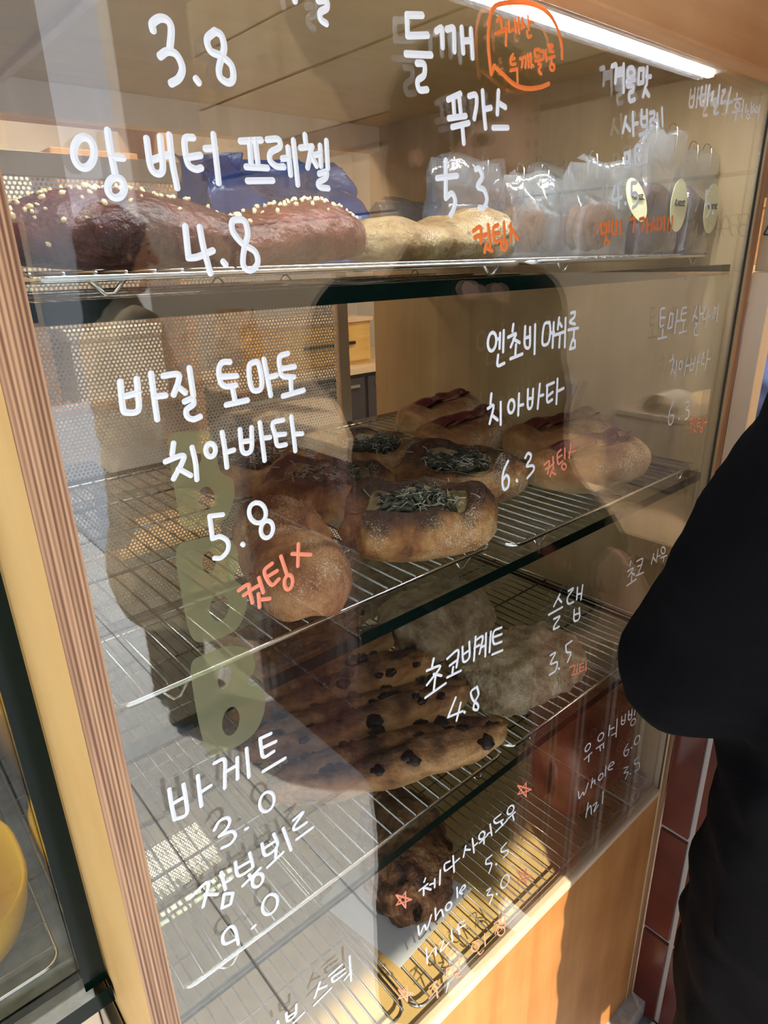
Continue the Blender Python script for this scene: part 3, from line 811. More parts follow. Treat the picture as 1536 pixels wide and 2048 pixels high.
# --- floury slabs
def wrinkle(u, a, v):
    return 0.0100 * abs(nz(v * 1.0, 42)) + 0.0045 * abs(nz(v, 95)) + 0.004 * nz(v, 16)
for (x, y), rz, L_, W_, H_, sd, lab in [((0.690, 0.100), -0.16, .200, .130, .060, 1, 'floury wrinkled slab loaf at the front, by the price 3.5'),
                                ((0.700, 0.285), -0.05, .19, .15, .066, 2, 'floury slab loaf in the middle, behind the front slab'),
                                ((0.690, 0.465), 0.1, .18, .14, .062, 3, 'floury slab loaf at the back of the lower shelf')]:
    l_ = Loaf(L_, W_, H_, pe=4.0, pq=2.6, flat=.6, bumps=(0.003, 24), seed=sd + 30, ridge=wrinkle, square=2.3)
    o = link('slab_loaf', l_.mesh('slab_loaf', 'crust_slab', 100, 100), None, (x, y, z3), (0, 0, rz))
    set_tags(o, lab, 'bread', 'slab loaves on the lower shelf')

# --- case floor: cheddar sourdough on paper, milk loaf
z4 = RT4 - 0.0006
pp = [at_z(*q, z4 + .001) for q in ((800, 1936), (640, 1806), (742, 1690), (945, 1778))]
def sheet(name, c, mat, zf, n=14, th=0.0008):
    V = []; F = []
    for i in range(n + 1):
        for j in range(n + 1):
            s_, t_ = i / n, j / n
            p = c[0] * (1 - s_) * (1 - t_) + c[1] * s_ * (1 - t_) + c[2] * s_ * t_ + c[3] * (1 - s_) * t_
            V.append(Vector((p.x, p.y, p.z + zf(s_, t_))))
    m = len(V)
    V += [v + Vector((0, 0, th)) for v in V]
    for i in range(n):
        for j in range(n):
            q = (i * (n + 1) + j, (i + 1) * (n + 1) + j, (i + 1) * (n + 1) + j + 1, i * (n + 1) + j + 1)
            F.append(q); F.append(tuple(reversed([k + m for k in q])))
    return obj(name, V, F, mat, None, smooth=True)
set_tags(sheet('baking_paper', pp, 'white_paper', lambda s, t: 0.0015 * math.sin(5 * s + 3 * t) ** 2), 'square of white paper under the cheddar sourdough', 'paper')
CL = Loaf(0.205, 0.135, 0.110, pe=2.4, pq=2.2, flat=.75, bumps=(0.007, 20), seed=41, ridge=lambda u, a, v: 0.012 * abs(nz(v, 34)) + 0.006 * abs(nz(v, 85)))
o = link('cheddar_sourdough', CL.mesh('cheddar_sourdough', 'crust_cheddar', 90, 80), None, (0.520, 0.178, z4 + .003), (0, 0, 1.00))
set_tags(o, 'dark crusty cheddar sourdough loaf on white paper', 'bread')
ML = Loaf(0.215, 0.125, 0.175, pe=6.0, pq=3.0, flat=.9, bumps=(0.003, 12), seed=44, square=2.6)
o = link('milk_loaf', ML.mesh('milk_loaf', 'crust_milk', 50, 52), None, (0.900, 0.100, z4), (0, 0, 0.05))
set_tags(o, 'tall smooth brown milk loaf on the case floor', 'bread')

# ------------------------------------------------------------------ bags on the top shelf
def bag_mesh(name, w, d, h, mat, seed, fold=0.62, lean=0.0, wav=0.006, roll=True, nper=44, nh=26, spread=1.0):
    """Gusseted bag: square bottom, pinched flat toward the top, top edge folded over to the front."""
    V = []; F = []
    for i in range(nh + 1):
        t = i / nh
        if t <= fold: k = 1.0
        else: k = max(0.05, 1 - ((t - fold) / (1 - fold)) ** 0.8 * 0.95)
        ww = w * (1 + (spread - 1) * max(0, (t - fold) / (1 - fold)))
        for j in range(nper):
            s = 4 * j / nper; q = int(s); f_ = s - q
            c = [(-1, -1), (1, -1), (1, 1), (-1, 1)]
            a, b = c[q], c[(q + 1) % 4]
            x = (a[0] + (b[0] - a[0]) * f_); y = (a[1] + (b[1] - a[1]) * f_)
            rr = 1.0 / max(1.0, (abs(x) ** 5 + abs(y) ** 5) ** .2)
            v = Vector((x * rr * ww / 2, y * rr * d / 2 * k, h * t))
            am = wav * (0.25 + t) * (1 if i else 0)
            v.x += am * nz(v + Vector((seed, 0, 0)), 22); v.y += am * 1.5 * nz(v + Vector((0, seed, 0)), 26)
            v.y += lean * t * t * h
            V.append(v)
    for i in range(nh):
        for j in range(nper):
            F.append((i * nper + j, i * nper + (j + 1) % nper, (i + 1) * nper + (j + 1) % nper, (i + 1) * nper + j))
    F.append(tuple(range(nper - 1, -1, -1)))
    if roll:      # folded flap
        b0 = len(V); yy = lean * h - d * .035
        for i in range(7):
            a = math.pi * i / 6
            for k in range(9):
                x = -w * spread / 2 + w * spread * k / 8
                V.append(Vector((x, yy - .006 * math.sin(a) - .012 * (i / 6) + .002 * nz((x, i, seed), 40), h + .004 * math.sin(a) - .034 * max(0, (i - 2) / 4) + .003 * math.sin(k + seed))))
        for i in range(6):
            for k in range(8):
                F.append((b0 + i * 9 + k, b0 + i * 9 + k + 1, b0 + (i + 1) * 9 + k + 1, b0 + (i + 1) * 9 + k))
    return mesh_of(name, V, F, mat, True)
def disc(name, r, rz, mat, parent, loc, rot, n=28, th=.0006):
    V = [(r * math.cos(2 * math.pi * k / n), -th, rz * math.sin(2 * math.pi * k / n)) for k in range(n)] + \
        [(r * math.cos(2 * math.pi * k / n), 0, rz * math.sin(2 * math.pi * k / n)) for k in range(n)]
    F = [tuple(range(n)), tuple(range(2 * n - 1, n - 1, -1))] + [(k, (k + 1) % n, n + (k + 1) % n, n + k) for k in range(n)]
    return link(name, mesh_of(name, V, F, mat), parent, loc, rot)
SCRIB = [[(-.9, -.1), (-.75, .4), (-.6, .3), (-.75, .1), (-.55, -.1), (-.8, -.2)], [(-.4, -.2), (-.25, .3), (-.15, -.2)], [(-.35, 0), (-.15, .02)],
         [(0, .35), (0, -.2)], [(.2, .3), (0, .05), (.2, -.2)], [(.5, .3), (.3, .25), (.32, -.1), (.5, -.15)], [(.3, .08), (.46, .1)], [(.6, -.2), (.65, .35), (.85, .25), (.65, .05), (.9, -.2)]]
def scribble(parent, loc, rot, size, mat='ink'):
    g = [tube_geo([(x * size, -.0012, z * size * .8) for x, z in curve_pts3(c)], size * .045, 4) for c in SCRIB]
    V, F = merge_geo(g)
    return link('sticker_text', mesh_of('sticker_text', V, F, mat), parent, loc, rot)
cookie_me = blob_mesh('shortbread_cookie', 'cookie', .027, 2, .12, 3, (1, .28, 1))
cake_me = blob_mesh('dark_cake', 'cake_dark', .024, 5, .2, 3, (1.15, .75, .95))
SHORT = {3: 'small clear bag by the speckled loaf', 8: 'clear bag with a tilted sticker', 13: 'tall clear bag with an upright sticker', 21: 'clear bag against the right panel', 31: 'clear bag behind the tilted-sticker bag', 37: 'clear bag behind the tall bag'}
bagd = [  # x, y, width, depth, height, lean, spread, seed, sticker, contents, label
    (0.668, 0.118, 0.085, 0.052, 0.086, -0.10, 1.00, 3, None, 'cookie', 'small clear bag of cookies beside the speckled loaf'),
    (0.762, 0.088, 0.105, 0.056, 0.100, -0.12, 1.12, 8, (0.035, 0.062, 0.0), 'cookie', 'clear bag of cookies with a tilted round sticker and folded top'),
    (0.874, 0.078, 0.098, 0.050, 0.142, -0.05, 0.92, 13, (0.022, 0.058, 0.0), 'cake', 'tall clear bag with an upright oval sticker'),
    (0.966, 0.068, 0.074, 0.044, 0.125, -0.03, 0.95, 21, (0.010, 0.056, 0.0), 'cake', 'clear bag with a sticker against the right panel of the case'),
    (0.700, 0.235, 0.120, 0.060, 0.118, 0.0, 1.0, 31, None, 'cookie', 'clear bag of cookies standing behind the tilted-sticker bag'),
    (0.865, 0.225, 0.120, 0.060, 0.118, 0.0, 1.0, 37, None, 'cookie', 'clear bag of cookies standing behind the tall bag')]
for x, y, w, d, h, lean, spread, sd, st, cont, lab in bagd:
    t = thing('cookie_bag', lab, 'bag', (x, y, z1), 'cellophane bags on the top shelf')
    link('film', bag_mesh('film', w, d, h, 'cellophane', sd, .55, lean, .007, True, spread=spread), t)
    for cxx in (-w * .28, w * .25):
        hh = h; yy = lean * h
        V, F = tube_geo(curve_pts([(cxx - .004, yy - .013, hh - .022), (cxx - .004, yy - .012, hh + .004), (cxx, yy - .002, hh + .012), (cxx + .004, yy + .004, hh + .004), (cxx + .004, yy + .004, hh - .012)], 4), .0008, 5)
        link('wire_clip', mesh_of('wire_clip', V, F, 'chrome', True), t)
    if st:
        rx = -0.35 if sd == 8 else -0.02
        disc('sticker', .0215, .031 if sd != 8 else .026, 'sticker', t, (st[0], -d / 2 - .0055 + lean * (st[1] / h) ** 2 * h, st[1]), (rx, 0, 0))
        scribble(t, (st[0], -d / 2 - .0062 + lean * (st[1] / h) ** 2 * h, st[1] + .002), (rx, 0, 0), .015)
    rr = random.Random(sd)
    for i in range(4):
        if cont == 'cookie':
            c = link('shortbread_cookie', cookie_me, None, (x + rr.uniform(-.010, .010), y - d * .30 + i * d * .20, z1 + .0315 + rr.uniform(0, .003)), (rr.uniform(-.2, .2), rr.uniform(0, 6), 0))
            set_tags(c, 'brown round cookie inside the ' + SHORT[sd], 'cookie', 'cookies in the clear bags')
        else:
            c = link('dark_cake', cake_me, None, (x + (i % 2 - .5) * w * .42, y + .001, z1 + .0235 + (i // 2) * .040), (0, 0, rr.uniform(-.2, .2)))
            set_tags(c, 'small dark cake inside the ' + SHORT[sd], 'cake', 'cakes in the clear bags')
# smoky bags behind the fougasse
for x, y, w, h, sd, lab in ((0.706, 0.345, 0.14, 0.076, 51, 'grey translucent bag of dark bread beside the blue bag'), (0.850, 0.375, 0.14, 0.082, 57, 'grey translucent bag of dark bread beside the plywood wall')):
    t = thing('bread_bag', lab, 'bag', (x, y, z1), 'grey bread bags')
    link('film', bag_mesh('film', w, .10, h, 'smoky_film', sd, .55, -.1, .011, True), t)
    for i in range(3):
        l_ = Loaf(.075, .045, .036, seed=sd + i, bumps=(.003, 30))
        c = link('dark_roll', l_.mesh('dark_roll', 'crust_pretzel', 20, 18), None, (x - w * .3 + i * w * .3, y, z1 + .001), (0, 0, 1.3 + .2 * i))
        set_tags(c, 'dark roll inside the ' + ('grey bag beside the blue bag' if sd == 51 else 'grey bag beside the plywood wall'), 'bread', 'rolls in the grey bags')
t = thing('blue_bag', 'crumpled blue plastic bag standing behind the pretzel', 'bag', (0.510, 0.400, z1))
link('film', bag_mesh('film', .235, .15, .128, 'blue_film', 71, .45, .05, .030, False, 60, 30), t)

# ------------------------------------------------------------------ marker lettering on the glass
def circ(cx_, cy_, rx, ry, tilt=0.0, n=12):
    out = []
    for k in range(n):
        a = 2 * math.pi * k / n - math.pi / 2
        x, y = rx * math.cos(a), ry * math.sin(a)
        out.append((cx_ + x * math.cos(tilt) - y * math.sin(tilt), cy_ + x * math.sin(tilt) + y * math.cos(tilt)))
    return out + [out[0]]
def star(cx_, cy_, r, rot=0.0):
    p = [(cx_ + r * math.cos(rot - math.pi / 2 + 4 * math.pi * k / 5), cy_ + r * math.sin(rot - math.pi / 2 + 4 * math.pi * k / 5)) for k in range(5)]
    return [[p[k], p[(k + 1) % 5]] for k in range(5)]
def dot(x, y, dx=2, dy=2): return [(x - dx, y - dy), (x + dx, y + dy)]
YT = -0.0004
def ribbon(pts, w, yoff):
    """Raised marker stroke on the glass plane (x, z), rounded at both ends."""
    P = [Vector(p) for p in pts]; V = []; F = []
    n = len(P); L_ = []; hw = w / 2
    for i, p in enumerate(P):
        a = P[max(i - 1, 0)]; b = P[min(i + 1, n - 1)]
        t = b - a
        if t.length < 1e-7: t = Vector((1e-4, 0))
        t.normalize(); L_.append((p, Vector((-t.y, t.x)), t))
    rows = []
    p, nn, t = L_[0]
    for q in (1.0, .8, .45): rows.append((p - t * hw * q, nn, math.sqrt(max(0, 1 - q * q)) + .02))
    for p, nn, t in L_: rows.append((p, nn, 1.0))
    p, nn, t = L_[-1]
    for q in (.45, .8, 1.0): rows.append((p + t * hw * q, nn, math.sqrt(max(0, 1 - q * q)) + .02))
    for p, nn, k in rows:
        for s, dy in ((-1, 0), (0, -.0003), (1, 0)):
            v = p + nn * hw * k * s
            V.append((v.x, yoff + dy, v.y))
    for i in range(len(rows) - 1):
        for j in (0, 1):
            F.append((i * 3 + j, i * 3 + j + 1, (i + 1) * 3 + j + 1, (i + 1) * 3 + j))
    return V, F
def letter(ox, oy, sc, width_mm, mat, strokes):
    g = []
    for k, st in enumerate(strokes):
        pts = curve_pts([(a, b, 0) for a, b in st], 5) if len(st) > 2 else [Vector((a, b, 0)) for a, b in st]
        if len(st) == 5 and st[0] == st[-1]:      # square letter: keep its corners
            pts = [Vector((*st[q], 0)).lerp(Vector((*st[q + 1], 0)), f_) for q in range(4) for f_ in (.0, .08, .5, .92)] + [Vector((*st[4], 0))]
        if len(st) == 2:
            a, b = pts; pts = [a, a.lerp(b, .5), b]
        w = [at_y(ox + p.x / sc, oy + p.y / sc, YT) for p in pts]
        g.append(ribbon([(q.x, q.z) for q in w], width_mm / 1000.0, YT - .00004 * (k % 5)))
    V, F = merge_geo(g)
    return obj('lettering', V, F, mat, pane)
W_, O_, C_ = 'paint_white', 'paint_orange', 'paint_coral'
letter(130, 240, 2.793, 4.0, W_, [circ(106, 181, 57, 86), [(238, 60), (250, 150), (280, 300)], [(262, 205), (322, 212)], circ(285, 378, 47, 57),
    [(455, 105), (478, 260), (515, 300), (545, 280), (540, 190), (530, 95)], [(480, 225), (575, 195)], [(582, 85), (600, 240), (627, 378)],
    [(715, 98), (670, 105), (672, 180), (690, 250), (730, 275), (760, 268)], [(680, 210), (755, 198)], [(828, 82), (845, 230), (858, 350)], [(785, 160), (840, 158)],
    [(980, 118), (1095, 112)], [(1030, 118), (1040, 255)], [(1062, 115), (1078, 250)], [(1012, 262), (1130, 268)], [(1020, 340), (1160, 338)],
    [(1130, 110), (1190, 108), (1200, 150), (1150, 180), (1145, 225), (1180, 258), (1222, 262)], [(1215, 215), (1245, 212)], [(1245, 155), (1260, 305)], [(1275, 115), (1300, 360)],
    [(1340, 85), (1345, 130)], [(1315, 155), (1380, 148)], [(1378, 150), (1355, 265)], [(1375, 200), (1405, 255)], [(1395, 195), (1425, 190)], [(1425, 145), (1430, 255)], [(1460, 118), (1468, 268)],
    [(1420, 300), (1460, 290), (1455, 325), (1415, 350), (1425, 375), (1470, 382)]])
letter(130, 240, 2.793, 4.2, W_, [[(672, 595), (690, 770)], [(690, 770), (740, 765), (825, 730)], [(752, 600), (775, 720), (812, 855)], dot(890, 800, 7, 8),
    [(985, 555), (935, 565), (938, 625), (990, 690), (1060, 735), (1075, 800), (1035, 840), (995, 810), (1000, 720), (1020, 640), (1008, 575), (985, 555)]])
letter(280, 0, 3.84, 4.2, W_, [[(100, 230), (95, 180), (150, 140), (210, 155), (240, 220), (230, 370)], [(155, 430), (210, 395), (280, 420), (325, 520), (300, 600), (240, 640)], dot(440, 620, 9, 12),
    [(575, 240), (515, 300), (540, 390), (620, 430), (700, 500), (715, 600), (680, 635), (620, 600), (605, 540), (620, 460), (645, 370), (625, 275), (575, 240)]])
letter(280, 0, 3.84, 4.2, W_, [[(1370, 5), (1430, 5), (1435, 60), (1385, 95), (1390, 150), (1430, 180)], [(1180, -60), (1190, 5)]])
letter(780, 0, 4.267, 4.6, W_, [[(275, 130), (145, 128)], [(145, 128), (150, 305)], [(150, 305), (320, 300)], [(135, 460), (350, 470)], [(230, 540), (290, 550), (290, 640), (235, 690), (250, 765), (315, 765)],
    [(395, 265), (440, 240), (447, 300), (450, 400)], [(485, 250), (540, 240), (547, 300), (550, 435)], [(612, 240), (625, 445)], [(625, 350), (695, 345)], [(690, 255), (705, 490)]])
letter(780, 0, 4.267, 4.4, W_, [[(495, 850), (600, 800)], [(540, 835), (550, 990)], [(590, 820), (605, 980)], [(500, 1010), (645, 990)], [(530, 1085), (670, 1050)], [(618, 1070), (630, 1220)],
    [(675, 820), (730, 810), (740, 880), (720, 1010)], [(790, 780), (800, 930), (815, 1090)], [(820, 930), (860, 920)], [(925, 780), (915, 970)], [(930, 880), (985, 915)], [(880, 1090), (1005, 1090)]])
letter(780, 0, 4.267, 3.6, O_, [[(1470, 495), (1465, 370), (1410, 200), (1320, 85), (1200, 30), (1050, 20), (900, 50), (855, 150), (840, 300), (845, 450), (865, 630)],
    [(865, 630), (890, 565)], [(890, 565), (960, 630), (1060, 720), (1170, 755), (1280, 745), (1355, 715)]])
letter(780, 0, 4.267, 2.6, O_, [[(915, 180), (945, 150), (955, 230)], [(905, 285), (990, 240)], [(945, 275), (990, 270), (990, 385)], [(1015, 185), (1020, 265), (1050, 250)], [(1065, 165), (1075, 270)], [(1070, 220), (1095, 215)], [(1095, 155), (1105, 280)],
    [(1130, 150), (1125, 240)], [(1130, 190), (1150, 225)], [(1175, 135), (1185, 250)], [(1180, 195), (1215, 185)], [(1170, 270), (1180, 315), (1205, 305)],
    [(1050, 465), (1030, 500), (1035, 545), (1070, 545)], [(1035, 505), (1062, 498)], [(1030, 600), (1085, 590)], [(1085, 590), (1090, 710)], [(1110, 500), (1132, 505), (1125, 570)], [(1142, 490), (1160, 495), (1155, 575)], [(1175, 470), (1185, 570)], [(1182, 520), (1202, 518)], [(1200, 460), (1207, 572)], dot(1223, 562),
    [(1270, 420), (1235, 430), (1245, 480), (1275, 475)], [(1240, 520), (1300, 505)], [(1265, 545), (1290, 555), (1270, 600), (1290, 630)], [(1290, 440), (1315, 435), (1310, 500)], [(1330, 430), (1335, 520)],
    [(1355, 385), (1390, 390), (1360, 430), (1395, 440)], [(1345, 500), (1405, 480)], [(1378, 500), (1378, 535)], circ(1385, 572, 20, 28)])
letter(1180, 110, 4.315, 4.4, W_, [[(195, 95), (228, 92), (220, 235)], [(235, 130), (270, 120)], [(240, 175), (275, 165)], [(290, 85), (290, 315)], circ(355, 150, 28, 42), [(320, 228), (385, 215)], [(355, 222), (355, 255)],
    [(330, 270), (375, 270), (370, 310), (340, 330), (345, 395), (385, 385)], [(425, 125), (465, 120), (460, 235), (418, 245), (425, 125)], [(495, 110), (490, 250)], [(490, 190), (525, 185)], [(480, 275), (460, 355)], [(480, 300), (510, 350)]])
letter(1180, 110, 4.315, 4.0, W_, [[(310, 540), (285, 665)], [(305, 590), (345, 650)], [(370, 500), (375, 690)], [(370, 600), (410, 590)], [(445, 480), (445, 600), (490, 600), (490, 480)], [(445, 545), (490, 535)], [(430, 690), (515, 655)],
    [(520, 500), (555, 495), (550, 545), (520, 570), (525, 635), (560, 620)], [(560, 570), (585, 560)], [(580, 510), (590, 620)], [(622, 460), (628, 610)]])
letter(1180, 110, 4.315, 3.6, W_, [[(300, 850), (305, 930), (335, 925), (335, 840), (300, 850)], [(345, 830), (348, 950)], [(455, 785), (395, 790), (400, 940), (460, 930)], [(400, 860), (450, 850)], [(505, 780), (490, 920)]])
letter(1180, 110, 4.315, 3.6, W_, [[(970, 280), (955, 415), (988, 418), (1005, 270)], [(960, 350), (1000, 340)], [(1035, 265), (1015, 430)], [(1025, 350), (1045, 345)], [(1065, 320), (1060, 385), (1095, 375)], [(1120, 265), (1105, 420)],
    [(1080, 440), (1105, 430), (1080, 470), (1075, 505), (1105, 500)], [(1145, 310), (1170, 305), (1140, 365), (1140, 410), (1170, 400)], [(1215, 285), (1180, 490)], [(1200, 410), (1225, 405)]])
letter(1180, 110, 4.315, 2.6, W_, [[(1270, 335), (1270, 355)], [(1245, 385), (1310, 375)], circ(1275, 435, 20, 30), [(1235, 495), (1310, 480)], [(1265, 490), (1255, 560)], [(1325, 390), (1310, 540)], [(1350, 430), (1345, 490), (1370, 480)],
    [(1395, 410), (1388, 500)], [(1390, 450), (1405, 448)], circ(1365, 530, 12, 22), [(1415, 430), (1402, 500)], [(1410, 460), (1425, 490)], circ(1440, 470, 10, 25), [(1465, 430), (1450, 570)]])
letter(860, 300, 4.267, 4.6, W_, [[(135, 90), (135, 410)], [(135, 410), (185, 370), (215, 430), (200, 510), (175, 555)], [(60, 240), (230, 220)], [(390, 165), (420, 160), (445, 230), (405, 310), (460, 340), (485, 420), (460, 490), (420, 490)]])
letter(860, 300, 4.267, 3.8, O_, [[(370, 690), (430, 660), (435, 790)], [(380, 745), (425, 730)], [(440, 740), (480, 720)], [(495, 640), (515, 810)], [(480, 800), (465, 870)], [(480, 830), (530, 860)],
    [(580, 640), (540, 670), (555, 780), (600, 765)], [(550, 715), (590, 705)], [(630, 620), (635, 760)], circ(632, 815, 25, 35), [(690, 630), (690, 780)], [(680, 650), (750, 760)]])
letter(1160, 330, 4.518, 4.0, W_, [[(312, 200), (300, 310), (375, 290)], [(345, 180), (350, 380)], dot(410, 345)])
letter(1160, 330, 4.518, 4.0, W_, [[(510, 160), (465, 165)], [(465, 165), (465, 270)], [(465, 270), (500, 255), (525, 300), (510, 360), (475, 385)]])
letter(1160, 330, 4.518, 4.0, W_, [[(1175, 230), (1140, 240)], [(1140, 240), (1135, 360)], [(1135, 360), (1165, 340), (1180, 390), (1150, 460)], dot(1200, 430)])
letter(1160, 330, 4.518, 3.6, O_, [[(190, 540), (195, 620), (240, 610), (240, 530), (190, 540)], [(265, 510), (265, 600)], [(235, 650), (222, 715)], [(238, 665), (265, 700)], [(290, 510), (290, 615), (330, 610), (330, 500)], [(360, 500), (365, 620)],
    [(450, 490), (490, 485), (480, 600)], [(540, 490), (580, 490), (560, 590)], [(605, 480), (610, 610)], [(605, 540), (630, 535)], [(665, 480), (640, 600)], [(655, 530), (680, 580)],
    [(700, 490), (740, 480), (735, 570), (700, 580), (700, 490)], [(765, 470), (760, 580)], [(800, 480), (790, 580)], [(835, 465), (825, 590)]])
letter(220, 680, 3.657, 4.0, W_, [[(75, 305), (95, 500), (120, 530), (205, 515), (205, 390), (195, 285)], [(120, 410), (205, 385)], [(300, 245), (320, 400), (345, 580)], [(325, 415), (405, 405)],
    [(390, 262), (495, 250), (500, 300), (465, 400)], [(490, 335), (550, 385)], [(580, 205), (610, 405)], [(545, 450), (600, 430), (610, 470), (560, 510), (565, 560), (610, 580), (660, 560)],
    [(875, 160), (820, 165), (795, 220), (810, 310), (850, 340), (920, 330)], [(810, 270), (925, 262)], [(895, 340), (915, 450)], [(850, 475), (1005, 440)],
    [(1060, 160), (1020, 185), (1020, 280), (1045, 365), (1100, 360), (1110, 290), (1085, 170), (1060, 160)], [(1125, 140), (1150, 270), (1175, 405)], [(1150, 275), (1215, 258)],
    [(1300, 98), (1240, 125), (1245, 220), (1265, 265), (1345, 270)], [(1255, 210), (1350, 195)], [(1320, 275), (1325, 360)], [(1265, 410), (1415, 368)]])
letter(220, 680, 3.657, 3.8, W_, [[(465, 755), (455, 835)], [(405, 890), (525, 845), (535, 880), (465, 1015)], [(500, 940), (590, 990)], [(600, 785), (625, 900), (635, 1020)], circ(735, 805, 35, 48), [(820, 675), (840, 800), (855, 930)], [(840, 825), (905, 805)],
    [(950, 655), (970, 815), (1033, 803), (1035, 640)], [(965, 745), (1035, 735)], [(1095, 605), (1110, 720), (1130, 880)], [(1110, 720), (1170, 712)], [(1265, 585), (1190, 610), (1210, 700), (1225, 770), (1285, 765)], [(1210, 695), (1280, 688)], [(1325, 560), (1340, 680), (1355, 810)], [(1345, 688), (1405, 685)]])
letter(380, 960, 5.12, 3.7, W_, [[(335, 355), (200, 370)], [(200, 370), (215, 480), (230, 600)], [(230, 600), (310, 580), (385, 630), (385, 720), (320, 795), (250, 800)], dot(540, 660, 5, 5), circ(690, 335, 85, 105, -.2), circ(788, 505, 62, 88, .15)])
letter(380, 960, 5.12, 3.4, C_, [[(500, 1130), (595, 1070), (610, 1140), (640, 1255)], [(550, 1180), (610, 1140)], [(625, 1125), (700, 1080)], [(705, 1000), (750, 1150)], [(700, 1165), (712, 1300)], [(715, 1225), (815, 1215)],
    [(840, 855), (765, 920), (780, 1000), (840, 1075), (910, 1015)], [(800, 985), (890, 930)], [(930, 780), (990, 960)], circ(1008, 1045, 42, 75, .1), [(1045, 755), (1235, 765)], [(1110, 655), (1105, 880)]])
letter(960, 620, 5.6875, 3.3, W_, [circ(138, 360, 47, 105, .1), [(185, 335), (225, 325)], [(228, 265), (222, 435)], [(270, 235), (262, 475)], [(205, 515), (200, 630), (275, 605)], [(380, 165), (370, 240)], [(320, 310), (405, 270), (395, 310), (350, 420)], [(380, 330), (450, 370)], [(410, 395), (400, 520)], [(345, 555), (480, 500)],
    [(515, 190), (510, 400), (565, 415), (570, 200)], [(515, 320), (570, 300)], [(628, 170), (620, 495)], [(790, 140), (730, 170), (710, 380), (775, 375), (800, 240), (790, 140)], [(800, 265), (840, 255)], [(840, 145), (825, 425)],
    [(900, 90), (885, 215)], [(900, 140), (930, 185)], [(850, 285), (965, 245)], [(910, 270), (900, 420)], [(975, 95), (965, 420)], [(1035, 35), (1080, 25), (1070, 85), (1020, 135), (1080, 160)], [(1005, 225), (1115, 205)], [(1070, 220), (1065, 315)], [(1050, 335), (1020, 445), (1080, 425), (1080, 350), (1050, 335)]])
letter(960, 620, 5.6875, 3.3, W_, [[(130, 955), (120, 1060)], [(90, 1120), (155, 1090), (110, 1290)], [(135, 1195), (200, 1250)], [(235, 1050), (235, 1300)], circ(355, 1095, 35, 75, .1), [(445, 955), (435, 1195)], [(440, 1090), (490, 1075)],
    [(545, 905), (545, 1105), (590, 1090), (605, 900)], [(550, 1010), (600, 1000)], [(680, 845), (655, 1120)], [(670, 980), (720, 965)], [(840, 825), (760, 860)], [(765, 860), (765, 1040), (820, 1020)], [(770, 980), (825, 935)], [(882, 785), (868, 1065)], [(875, 930), (950, 890)]])
letter(960, 620, 5.6875, 3.3, W_, [[(320, 1720), (270, 1830), (255, 1950), (275, 2040), (320, 2010), (330, 1920), (300, 1880), (265, 1930)], dot(420, 1940, 4, 6), [(515, 1680), (545, 1630), (580, 1650), (570, 1700), (530, 1775), (600, 1770), (610, 1820), (540, 1910)]])
letter(960, 620, 5.6875, 2.6, C_, [[(735, 1760), (790, 1720), (770, 1860)], [(745, 1810), (780, 1790)], [(790, 1790), (840, 1740)], [(830, 1670), (835, 1810)], [(815, 1830), (795, 1890)], [(815, 1840), (860, 1870)], [(920, 1590), (880, 1640), (890, 1750), (940, 1720)], [(890, 1680), (930, 1650)], [(965, 1570), (965, 1690)], circ(955, 1780, 25, 35), [(1035, 1520), (1015, 1680)], [(1010, 1620), (1085, 1600)]])
letter(1270, 590, 6.825, 2.9, W_, [[(405, 180), (355, 200), (340, 380), (350, 430), (390, 410)], [(350, 310), (410, 305)], [(380, 470), (370, 580)], [(310, 600), (430, 570)], [(480, 250), (445, 460), (500, 440), (520, 260), (480, 250)], [(580, 210), (540, 520)], [(560, 360), (610, 350)],
    [(700, 170), (645, 190), (630, 340), (690, 340)], [(640, 260), (700, 240)], [(665, 370), (650, 490)], [(600, 520), (700, 490)], [(840, 160), (785, 350)], [(815, 280), (850, 320)], [(885, 140), (870, 400)], [(885, 260), (920, 250)], [(815, 395), (855, 390), (810, 470), (815, 545), (855, 540)],
    [(925, 170), (960, 170), (930, 260), (930, 330), (965, 320)], [(1005, 160), (965, 430)], [(990, 300), (1025, 290)], [(1085, 170), (1045, 330), (1080, 310), (1105, 180), (1085, 170)], [(1140, 130), (1115, 360)]])
letter(1270, 590, 6.825, 2.8, W_, [[(520, 820), (510, 870)], [(470, 910), (530, 880), (490, 1080)], [(505, 1000), (535, 1060)], [(570, 890), (545, 1130)], circ(620, 960, 22, 60, .15), [(710, 860), (670, 1100)], [(690, 970), (735, 960)], [(770, 870), (750, 1020), (790, 1000), (820, 850)], [(755, 950), (800, 930)],
    [(875, 790), (825, 1080)], [(850, 920), (885, 910)], [(940, 790), (905, 930), (940, 940)], [(915, 870), (950, 850)], [(1000, 750), (955, 1030)], [(975, 880), (1020, 870)]])
letter(1270, 590, 6.825, 2.8, W_, [[(530, 1440), (470, 1600), (460, 1750), (500, 1760), (530, 1650), (480, 1640)], dot(600, 1690), [(690, 1470), (735, 1450), (735, 1500), (690, 1560), (735, 1580), (725, 1670), (680, 1700)]])
letter(1270, 590, 6.825, 2.4, C_, [[(740, 1720), (790, 1690), (760, 1830)], [(750, 1760), (780, 1750)], [(815, 1690), (805, 1800)], [(790, 1820), (780, 1880)], [(800, 1840), (830, 1870)], [(890, 1690), (855, 1700), (850, 1800), (890, 1790)], [(855, 1745), (885, 1740)], [(930, 1670), (920, 1800)], circ(905, 1840, 16, 30), [(975, 1680), (955, 1800)], [(945, 1740), (985, 1735)]])
